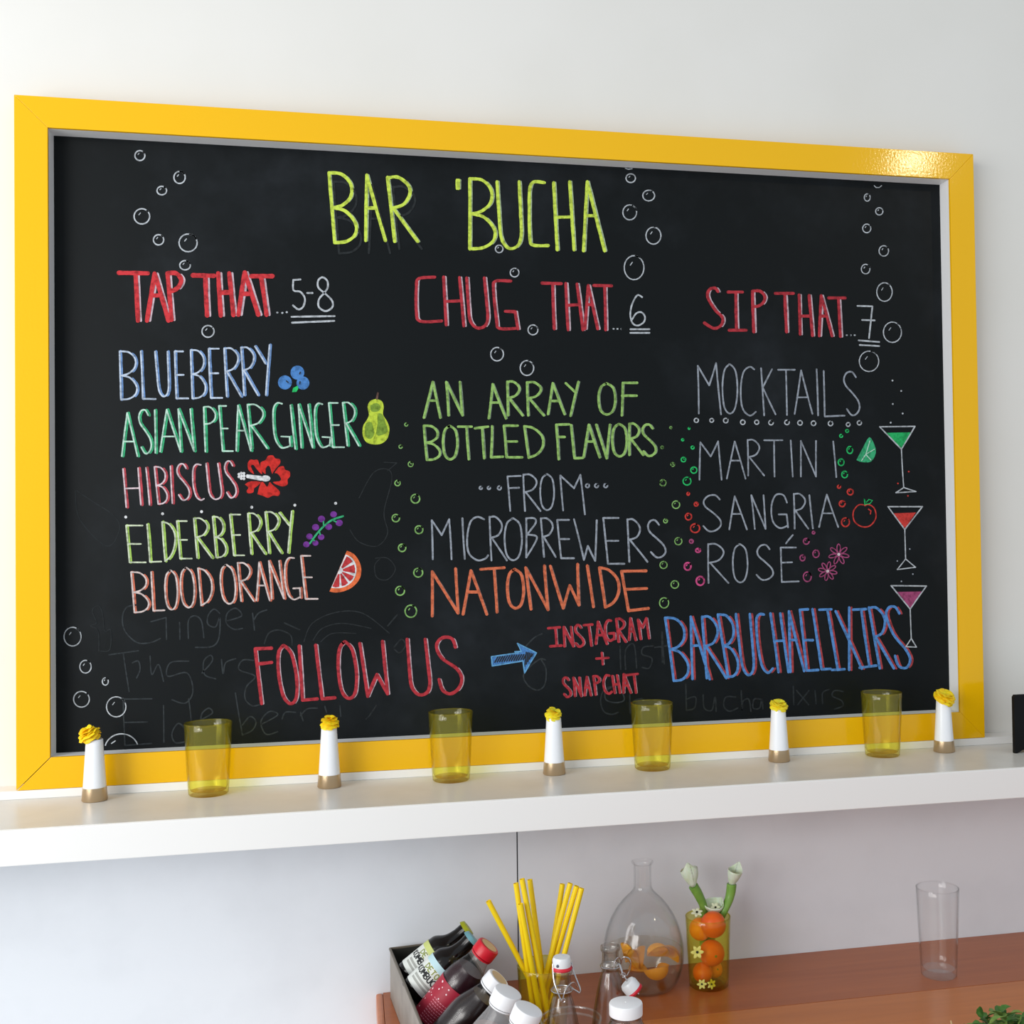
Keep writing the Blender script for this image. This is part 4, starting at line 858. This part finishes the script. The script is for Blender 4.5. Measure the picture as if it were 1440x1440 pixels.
M_brown = mat('dark_brown_glass', (16, 12, 10), 0.16, coat=0); M_cola = mat('cola_drink', (30, 16, 16), 0.3); M_redl = mat('dark_red_drink', (44, 18, 26), 0.3)
M_pinkl = mat('rosy_drink', (134, 100, 98), 0.3); M_bglass = glass('bottle_glass', (0.96, 0.95, 0.94), (0.60, 0.57, 0.55), rough=0.2)
M_cplas = glass('clear_plastic', (0.97, 0.97, 0.97), (0.7, 0.7, 0.7), rough=0.2, haze=(0.22, (0.72, 0.71, 0.72)))
M_wcap = mat('white_plastic', (238, 238, 240), 0.4); M_rcap = mat('red_plastic', (206, 26, 44), 0.35); M_tan = mat('tan_sticker', (214, 186, 146), 0.6); M_ccap = mat('crown_cap_lime', (176, 182, 40), 0.4, metal=.3); M_tcap = mat('crown_cap_teal', (122, 178, 190), 0.4, metal=.3)
M_lab_w = mat('paper_white', (226, 230, 224), 0.6); M_lab_g = mat('paper_lime', (204, 214, 130), 0.6); M_lab_b = mat('paper_pale_blue', (190, 222, 228), 0.6); M_lab_r = mat('paper_crimson', (166, 34, 56), 0.5); M_ink = mat('black_ink', (32, 34, 36), 0.7)
M_olive_ink = mat('olive_ink', (140, 152, 70), 0.7); M_pinkink = mat('pink_ink', (236, 150, 168), 0.7); M_teal_ink = mat('teal_ink', (70, 150, 160), 0.7)
M_grey_ink = mat('grey_ink', (170, 172, 166), 0.7)
def wrap(prof_r, z0, H, a0, a1, M, name, parent, n=24, off=0.0004):
    mb = MB(); vs = []
    for k in range(n+1):
        a = a0+(a1-a0)*k/n
        for z in (z0, z0+H): vs.append(((prof_r+off)*math.cos(a), (prof_r+off)*math.sin(a), z))
    mb.add(vs, [(2*k, 2*k+2, 2*k+3, 2*k+1) for k in range(n)]); return mb.build(name, M, parent, smooth=True)
LG = dict(G); LG['K'] = [('p', [(0,0),(0,1)]), ('p', [(1,0),(0,.5),(1,1)])]; LG['M'] = [('p', [(0,1),(0,0),(.5,.6),(1,0),(1,1)])]; LG['C'] = [('c', [(1,.15),(.5,0),(0,.3),(0,.7),(.5,1),(1,.85)])]
LG['A'] = [('p', [(0,1),(.5,0),(1,1)]), ('p', [(.2,.65),(.8,.65)])]; LG['T'] = [('p', [(0,0),(1,0)]), ('p', [(.5,0),(.5,1)])]; LG['X'] = [('p', [(0,0),(1,1)]), ('p', [(1,0),(0,1)])]; LG['I'] = [('p', [(.5,0),(.5,1)])]; LG['L'] = [('p', [(0,0),(0,1),(1,1)])]; LG['Y'] = [('p', [(0,0),(.5,.5),(1,0)]), ('p', [(.5,.5),(.5,1)])]; LG['G'] = [('c', [(1,.15),(.5,0),(0,.3),(0,.7),(.5,1),(1,.8)]), ('p', [(1,.85),(1,.55),(.6,.55)])]
def wraptext(text, r, ztop, H, amid, cw, M, parent, wd, off=0.0008):
    """stroke lettering wrapped round a bottle; cw = letter pitch in metres"""
    mb = MB(); n = len(text)
    for i, ch in enumerate(text):
        if ch not in LG: continue
        x0 = (i-n/2)*cw+cw*.12
        for k, pts in LG[ch]:
            q = bez(pts, 3) if k == 'c' else pts; q = [(x0+u*cw*.72, ztop-v*H) for u, v in q]
            for (ax, az), (bx, bz) in zip(q, q[1:]):
                d = math.hypot(bx-ax, bz-az) or 1e-6; nx, nz = -(bz-az)/d*wd/2, (bx-ax)/d*wd/2
                vs = []
                for (x, z) in ((ax+nx, az+nz), (bx+nx, bz+nz), (bx-nx, bz-nz), (ax-nx, az-nz)):
                    a = amid+x/r; vs.append(((r+off)*math.cos(a), (r+off)*math.sin(a), z))
                mb.add(vs, [(0, 1, 2, 3)])
    return mb.build('label_text', M, parent)
def orient(t, cap, axis, L, facing):
    """stand a bottle (local +z up) along axis with its cap top at 'cap'; local +x (label front) turned towards the point 'facing'"""
    ax = Vector(axis).normalized(); base = Vector(cap)-ax*L; f = Vector(facing)-base; f = (f-ax*f.dot(ax)).normalized()
    y = ax.cross(f); M_ = Matrix((( f.x, y.x, ax.x, base.x), (f.y, y.y, ax.y, base.y), (f.z, y.z, ax.z, base.z), (0, 0, 0, 1))); t.matrix_world = M_
def crown_bottle(label, capM, labM, lb2, text2):
    t = thing('crown_cap_bottle', (0, 0, 0), label, 'bottle', 'bottles tilted in the metal crate'); L = 0.128; r = 0.0255
    mb = MB(); mb.lathe(dense([(r*.9, 0), (r, 0.004), (r, 0.035), (r, 0.066), (r*.93, 0.076), (r*.66, 0.086), (0.0135, 0.094), (0.0118, 0.107), (0.0125, 0.120)]), 36); mb.lathe([(0, 0.0005), (r*.9, 0.0)], 36)
    mb.build('bottle_body', M_brown, t, smooth=True, sharp=60)
    mb = MB(); n = 42; pr = [(0.0150, 0.1195), (0.0142, 0.1235), (0.0128, 0.126), (0, 0.1275)]; vs = []
    for j, (rr, z) in enumerate(pr[:-1]): vs += [((rr+(0.0007 if (k % 2 and j == 0) else 0))*math.cos(2*PI*k/n), (rr+(0.0007 if (k % 2 and j == 0) else 0))*math.sin(2*PI*k/n), z) for k in range(n)]
    vs.append((0, 0, pr[-1][1])); mb.add(vs, [(j*n+k, j*n+(k+1) % n, (j+1)*n+(k+1) % n, (j+1)*n+k) for j in range(2) for k in range(n)]+[(2*n+k, 2*n+(k+1) % n, 3*n) for k in range(n)])
    mb.build('crown_cap', capM, t, smooth=True, sharp=30)
    lo = wrap(r, 0.012, 0.052, -1.9, 1.9, M_lab_w, 'label', t); tp = wrap(r, 0.054, 0.010, -1.9, 1.9, labM, 'label_band', lo, off=0.0006)
    wraptext(text2[0], r, 0.0525, 0.008, 0.0, 0.0075, M_olive_ink, lo, 0.0016); wraptext('KOMBUCHA', r, 0.0425, 0.0095, 0.0, 0.0072, M_ink, lo, 0.0019)
    mb = MB()
    for q in range(2):
        z = 0.029-q*0.006
        vs = []
        for k in range(13):
            a = -0.9+1.8*k/12
            for zz in (z, z-0.0035): vs.append(((r+.0008)*math.cos(a), (r+.0008)*math.sin(a), zz))
        mb.add(vs, [(2*k, 2*k+2, 2*k+3, 2*k+1) for k in range(12)])
    mb.build('fine_print', M_grey_ink, lo)
    mb = MB(); vs = [((r+.0010)*math.cos(0.95+0.0042/r*math.cos(a)), (r+.0010)*math.sin(0.95+0.0042/r*math.cos(a)), 0.050+0.0042*math.sin(a)) for a in [2*PI*k/14 for k in range(14)]]
    mb.add(vs, [tuple(range(14))]); mb.build('round_seal', M_teal_ink, lo)
    return t, 0.1275
def juice_bottle(name, label, liquid, capM, labM, fill, capr=0.0185, sticker=True, text=None, caph=0.017, ext=0.0, GM=None):
    t = thing(name, (0, 0, 0), label, 'bottle', 'bottles tilted in the metal crate'); r = 0.029
    pr = dense([(r*.9, 0), (r, 0.004), (r, 0.05)]+[(q, z+ext) for q, z in ((r, 0.080), (r*.95, 0.092), (r*.80, 0.106), (0.0185, 0.120), (0.0160, 0.130), (0.0158, 0.142))]); fill += ext
    mb = MB(); mb.lathe(pr, 40); mb.build('bottle_glass', GM or M_bglass, t, smooth=True, sharp=60)
    lp = [(q-0.0014, z) for q, z in pr if z < fill]; mb = MB(); mb.lathe([(0, 0.003)]+[(q, max(z, .003)) for q, z in lp]+[(lp[-1][0], fill), (0, fill)], 36); mb.build('drink', liquid, t, smooth=True, sharp=50)
    z0 = 0.136+ext; mb = MB(); n = 60; vs = []
    rows = [(capr, z0), (capr, z0+caph-0.002), (capr-0.0012, z0+caph-0.0003), (capr-0.003, z0+caph)]
    for j, (rr, z) in enumerate(rows): vs += [((rr-(0.00035 if (k % 2 and j < 2) else 0))*math.cos(2*PI*k/n), (rr-(0.00035 if (k % 2 and j < 2) else 0))*math.sin(2*PI*k/n), z) for k in range(n)]
    vs.append((0, 0, z0+caph)); N4 = len(rows)
    mb.add(vs, [(j*n+k, j*n+(k+1) % n, (j+1)*n+(k+1) % n, (j+1)*n+k) for j in range(N4-1) for k in range(n)]+[((N4-1)*n+k, (N4-1)*n+(k+1) % n, N4*n) for k in range(n)])
    cp = mb.build('screw_cap', capM, t, smooth=True, sharp=40)
    mb = MB(); mb.lathe([(capr-0.001, z0-0.0035), (capr-0.0002, z0-0.001), (0.0158, z0-0.0008)], 30); mb.lathe([(0.0158, z0-0.004), (capr-0.001, z0-0.0035)], 30); mb.build('cap_ring', capM, t, smooth=True)
    if sticker: mb = MB(); mb.lathe([(0, z0+caph+0.0004), (capr*.74, z0+caph+0.0003)], 24); mb.build('cap_sticker', M_tan, cp)
    if labM:
        lo = wrap(r, 0.012+ext, 0.066, -1.9, 1.9, labM, 'label', t)
        if text:
            rnd = random.Random(3); mb = MB()
            for q in range(9):
                z = 0.050-q*0.0042; a = -0.2
                while a < 1.3:
                    da = rnd.uniform(.05, .16); vs = [((r+.0009)*math.cos(b_), (r+.0009)*math.sin(b_), zz) for b_ in (a, a+da) for zz in (z, z-0.0011)]
                    mb.add(vs, [(0, 2, 3, 1)]); a += da+.05
            mb.build('fine_print', M_pinkink, lo)
            mb = MB()
            for q in range(16):
                a = rnd.uniform(-1.0, 0.9); z = rnd.uniform(.052, .074) if q < 8 else rnd.uniform(.02, .06); a = a if q < 8 else rnd.uniform(-1.1, -.4); s_ = rnd.uniform(.0008, .0018)
                mb.add([((r+.0010)*math.cos(a+s_/r*math.cos(b_)), (r+.0010)*math.sin(a+s_/r*math.cos(b_)), z+s_*math.sin(b_)) for b_ in [2*PI*k/7 for k in range(7)]], [tuple(range(7))])
            mb.build('label_dots', mat('label_dot', (246, 210, 216), .6), lo)
    return t, z0+caph
EYE = CAM
t, L = crown_bottle('dark bottle with a lime label and crown cap, furthest back in the crate', M_ccap, M_lab_g, None, ('DETOX',))
orient(t, at_y(660, 1303.5, -0.060), (.755, .0, .545), L, EYE+Vector((0, 0, .2)))
t, L = crown_bottle('dark bottle with a pale blue label band, second from the back of the crate', M_tcap, M_lab_b, None, ('DETOX',))
orient(t, at_y(667, 1317, -0.122), (.70, .02, .58), L, EYE+Vector((0, 0, .2)))
t, L = juice_bottle('screw_cap_bottle', 'red-capped bottle of dark red drink with a crimson label', M_redl, M_rcap, M_lab_r, 0.108, text=True)
orient(t, at_y(688, 1329.5, -0.200), (.62, -.12, .77), L, EYE+Vector((-1.2, 0, 0)))
t, L = juice_bottle('screw_cap_bottle', 'brown drink bottle whose white cap carries a tan sticker', M_cola, M_wcap, None, 0.118, ext=-.0115)
orient(t, at_y(702, 1375, -0.290), (.66, -.13, .75), L, EYE)
t, L = juice_bottle('screw_cap_bottle', 'clear bottle of rosy drink with a plain white cap, behind the frontmost one', M_pinkl, M_wcap, M_lab_w, 0.098, sticker=False, capr=.0195, caph=.019, ext=.017, GM=M_cplas)
orient(t, at_y(715, 1394, -0.437), (.38, -.12, .92), L, EYE+Vector((-1.5, 0, 0)))
t, L = juice_bottle('screw_cap_bottle', 'frontmost clear bottle with a plain white cap, low at the picture edge', M_pinkl, M_wcap, None, 0.098, sticker=False, capr=.0192, caph=.019, ext=.0185, GM=M_cplas)
orient(t, at_y(744, 1418, -0.500), (.38, -.12, .92), L, EYE)

# ------------------------------------------------------------------ swing-top bottles, jar, bowl
M_wire = mat('steel_wire', (196, 196, 198), 0.2, metal=1.0); M_ceram = mat('white_ceramic', (226, 228, 230), 0.25); M_gask = mat('red_rubber', (206, 30, 50), 0.5)
def swing(base, H, label, closed):
    t = thing('swing_top_bottle', base, label, 'bottle', 'clear swing-top bottles'); mb = MB()
    pr = [(0.026, 0), (0.0285, 0.004), (0.029, 0.03), (0.0285, 0.055), (0.026, H-0.098), (0.0195, H-0.062), (0.0145, H-0.042), (0.0122, H-0.034), (0.0140, H-0.030), (0.0140, H-0.026), (0.0122, H-0.022), (0.0118, H-0.008), (0.0138, H-0.006), (0.0138, H)]
    ou = dense(pr, 3); mb.lathe([(0, 0.001)]+ou+[(0.0120, H+0.001)]+[(r-0.0022, z) for r, z in ou[::-1] if z > .006]+[(0, 0.006)], 40); mb.build('glass_body', M_bclear, t, smooth=True, sharp=60)
    zn = H-0.028
    mb = MB(); mb.tube([(0.0148*math.cos(a), 0.0148*math.sin(a), zn) for a in [2*PI*k/24 for k in range(25)]], 0.0009, 8); mb.build('neck_wire', M_wire, t, smooth=True)
    return t, zn
b1 = at_y(790, 1356, -0.41); z1 = at_y(790, 1351, -0.41).z-ZC
HB = z1-0.011
t, zn = swing(Vector((b1.x, -0.41, ZC)), HB, 'swing-top bottle closed by its white stopper, in front of the straws', True)
st = MB(); st.lathe([(0.0095, HB+0.003), (0.0125, HB+0.004), (0.0128, HB+0.013), (0.0112, HB+0.0165), (0, HB+0.0172)], 28); sp = st.build('stopper', M_ceram, t, smooth=True, sharp=50)
st = MB(); st.lathe([(0.0135*1+0.0, HB-0.001), (0.0142, HB+0.001), (0.0128, HB+0.004), (0.006, HB+0.004)], 28); tag(st.build('gasket', M_gask, sp, smooth=True), 'red rubber sealing ring')
st = MB()
yy = HB+0.009
# bail: from stopper sides down to the pivots, and the lever loop round the front
st.tube(bez3([Vector((-0.0128, -0.003, yy)), Vector((-0.0125, -0.009, HB-0.012)), Vector((-0.006, -0.0165, zn-0.004)), Vector((-0.002, -0.0175, zn-0.008))]), 0.0010, 8)
st.tube(bez3([Vector((0.0130, 0.0, yy)), Vector((0.0165, -0.004, HB-0.006)), Vector((0.0235, -0.008, zn+0.002)), Vector((0.0225, -0.008, zn-0.003)), Vector((0.019, -0.008, zn-0.001)), Vector((0.012, -0.008, zn+0.004))]), 0.0010, 8)
st.tube(bez3([Vector((-0.002, -0.0175, zn-0.008)), Vector((0.000, -0.0170, zn+0.002)), Vector((0.006, -0.015, zn+0.010)), Vector((0.014, -0.010, zn+0.012)), Vector((0.020, -0.007, zn+0.004))]), 0.0010, 8)
st.tube([(-0.0018+0.0026*math.cos(a), -0.0178, zn-0.008+0.0026*math.sin(a)) for a in [2*PI*k/12 for k in range(13)]], 0.0009, 6)
st.build('wire_bail', M_wire, t, smooth=True)
st = MB(); st.lathe([(0, 0), (0.0022, 0), (0.0018, 0.0006), (0, 0.0008)], 12, xf=lambda p: Vector((-0.0075+p.x, -0.0107-p.z, yy-0.001+p.y))); st.build('stopper_rivet', mat('rivet_grey', (96, 104, 118), .4), sp)
b2 = at_y(858, 1330, -0.335); HB2 = b2.z-ZC
t, zn = swing(Vector((b2.x, -0.335, ZC)), HB2, 'open swing-top bottle with its stopper hanging on the wire', False)
st = MB()
a0 = Vector((0.006, -0.014, zn+0.004)); s1 = at_y(876, 1371, -0.36)-t.location; s2 = at_y(889, 1390, -0.365)-t.location; s3 = at_y(898, 1398, -0.365)-t.location
st.tube(bez3([a0, a0+Vector((0.004, -.002, 0.002)), s1]), 0.0012, 8); st.tube([s1, s2, s3], 0.0013, 8)
st.tube([s1+Vector((0.003*math.cos(a), -0.001, 0.003*math.sin(a))) for a in [2*PI*k/12 for k in range(13)]], 0.0009, 6)
st.tube(bez3([Vector((0.002, -0.0145, zn)), Vector((0.003, -0.014, zn+0.010)), Vector((0.010, -0.010, zn+0.014)), Vector((0.015, -0.004, zn+0.005)), Vector((0.0148, 0, zn))]), 0.0009, 8)
st.tube(bez3([Vector((0.0148, 0, zn)), Vector((0.018, -.006, zn+0.012)), Vector((0.026, -.008, zn+0.010)), Vector((0.028, -.008, zn-0.002)), Vector((0.022, -.008, zn-0.014)), s1]), 0.0009, 8)
st.build('wire_bail', M_wire, t, smooth=True)
d = (s3-s1).normalized(); q = d.to_track_quat('Z', 'Y'); o_ = s2
st = MB(); st.lathe([(0, -0.012), (0.0105, -0.0115), (0.0125, -0.008), (0.0125, 0.002), (0.008, 0.003), (0, 0.003)], 24, xf=lambda p: o_+q @ p); sp = st.build('stopper', M_ceram, t, smooth=True, sharp=50)
st = MB(); st.lathe([(0.0128, 0.002), (0.0138, 0.004), (0.0128, 0.0065), (0, 0.0065)], 24, xf=lambda p: o_+q @ p); tag(st.build('gasket', M_gask, sp, smooth=True), 'red rubber sealing ring')
# white-capped jar
PJ = at_y(880, 1409, -0.50); jr = 0.0218
t = thing('capped_bottle', (PJ.x, -0.50, ZC), 'clear bottle with a broad flat white screw cap, right of the swing-top bottles', 'bottle')
zj = PJ.z-ZC; mb = MB(); pr = dense([(0.028, 0), (0.031, 0.005), (0.031, 0.05), (0.031, zj-0.055), (0.028, zj-0.038), (0.0215, zj-0.026), (0.0190, zj-0.019), (0.0185, zj-0.004)], 3)
mb.lathe([(0, .001)]+pr+[(r-0.002, z) for r, z in pr[::-1] if z > .008]+[(0, .008)], 40); mb.build('glass_body', M_bclear, t, smooth=True, sharp=60)
mb = MB(); n = 60; rows = [(jr, zj-0.0155), (jr, zj-0.002), (jr-.0008, zj-.0006), (jr-0.0025, zj)]; vs = []
for j, (rr, z) in enumerate(rows): vs += [((rr-(0.0003 if (k % 2 and j < 2) else 0))*math.cos(2*PI*k/n), (rr-(0.0003 if (k % 2 and j < 2) else 0))*math.sin(2*PI*k/n), z) for k in range(n)]
vs += [(0, 0, zj)]; mb.add(vs, [(j*n+k, j*n+(k+1) % n, (j+1)*n+(k+1) % n, (j+1)*n+k) for j in range(3) for k in range(n)]+[(3*n+k, 3*n+(k+1) % n, 4*n) for k in range(n)])
cp = mb.build('screw_cap', M_wcap, t, smooth=True, sharp=40); mb = MB(); mb.lathe([(0, zj+.0008), (0.0010, zj+.0004), (0.0014, zj)], 8); mb.build('moulding_nub', M_wcap, cp)
mb = MB(); mb.lathe([(0.0198+0.0012*math.cos(a), zj-0.021+0.0012*math.sin(a)) for a in [2*PI*k/8 for k in range(8)]], 36, close=True); mb.build('neck_ring', M_clear, t, smooth=True)
# glass bowl
pb = at_y(808, 1433, -0.277); hb_ = pb.z-ZC
t = thing('glass_bowl', (pb.x-.006, -0.277, ZC), 'round clear glass bowl between the two swing-top bottles, only its rim showing', 'bowl')
mb = MB(); po = [(0.030, 0), (0.037, 0.008), (0.042, 0.025), (0.0445, hb_-.006), (0.0460, hb_)]; pi_ = [(r-0.0028, z+.002) for r, z in po[::-1]]
mb.lathe([(0, 0.001)]+dense(po)+dense(pi_)+[(0, 0.006)], 56); mb.build('glass_body', M_clear, t, smooth=True, sharp=60)
for rr, zz in ((0.0448, hb_+0.0005), (0.0436, hb_-0.009)):
    mb = MB(); mb.lathe([(rr+0.0016*math.cos(a), zz+0.0016*math.sin(a)) for a in [2*PI*k/10 for k in range(10)]], 56, close=True); mb.build('glass_rim', M_clearbase, t, smooth=True)

# ------------------------------------------------------------------ mint at the lower right
M_l1 = mat('mint_leaf', (62, 108, 44), 0.45, mottle=(160, (84, 130, 60), 0.4, 0.7)); M_l2 = mat('mint_leaf_light', (122, 148, 72), 0.5, mottle=(160, (96, 130, 56), 0.4, 0.7)); M_l3 = mat('dry_leaf', (176, 158, 110), 0.6)
PM = at_z(1424, 1468, ZC)
t = thing('mint_bunch', PM, 'loose heap of green mint sprigs on the counter at the lower right', 'herbs')
rnd = random.Random(11)
def leaf(p, d, nrm, L, Wd_, M):
    d = Vector(d).normalized(); s_ = d.cross(Vector(nrm)).normalized(); nn = s_.cross(d); q = []
    for f_, ww in ((0, .12), (.2, .75), (.45, 1), (.75, .7), (1, .03)):
        zz = -0.35*L*(f_-.4)**2
        for j in (-1, 0, 1): q.append(p+d*L*f_+s_*(j*ww*Wd_)+nn*(zz+(0.14*Wd_*2*ww if j else 0)+(.0012 if int(f_*20) % 2 and j else 0)))
    mb = MB(); mb.add(q, [(i*3+j, i*3+j+1, i*3+j+4, i*3+j+3) for i in range(4) for j in range(2)]); return mb.build('leaf', M, t, smooth=True)
for s_i in range(16):
    a = rnd.uniform(0, 2*PI); r = rnd.uniform(0, .062); b0 = Vector((r*math.cos(a), r*math.sin(a)*.8, 0.003)); dr = Vector((rnd.uniform(-.6, .6), rnd.uniform(-.4, .4), rnd.uniform(.25, .7))).normalized(); Ls = rnd.uniform(.03, .045)
    mb = MB(); mb.tube([b0, b0+dr*Ls*.5+Vector((0, 0, .002)), b0+dr*Ls], 0.0013, 6); mb.build('sprig_stem', M_l2, t, smooth=True)
    for k in range(7):
        f_ = .2+.8*k/6; az = k*1.9+rnd.random(); out = Vector((math.cos(az), math.sin(az), rnd.uniform(-.05, .7)))
        leaf(b0+dr*Ls*f_, out, (0, 0, 1), rnd.uniform(.016, .030), rnd.uniform(.0055, .0095), rnd.choice((M_l1, M_l1, M_l1, M_l2, M_l2, M_l3 if s_i > 13 else M_l1)))
leaf(at_z(1381, 1432, ZC+.03)-PM, (-.3, -.1, 1), (0, 1, 0), .022, .006, M_l1)
mb = MB(); q0 = at_z(1339, 1446, ZC+.001)-PM; mb.tube([q0, q0+Vector((-.002, 0, .012))], [.0016, .0011], 7); mb.build('cut_stem', mat('pale_stem', (220, 196, 150), .6), t, smooth=True)
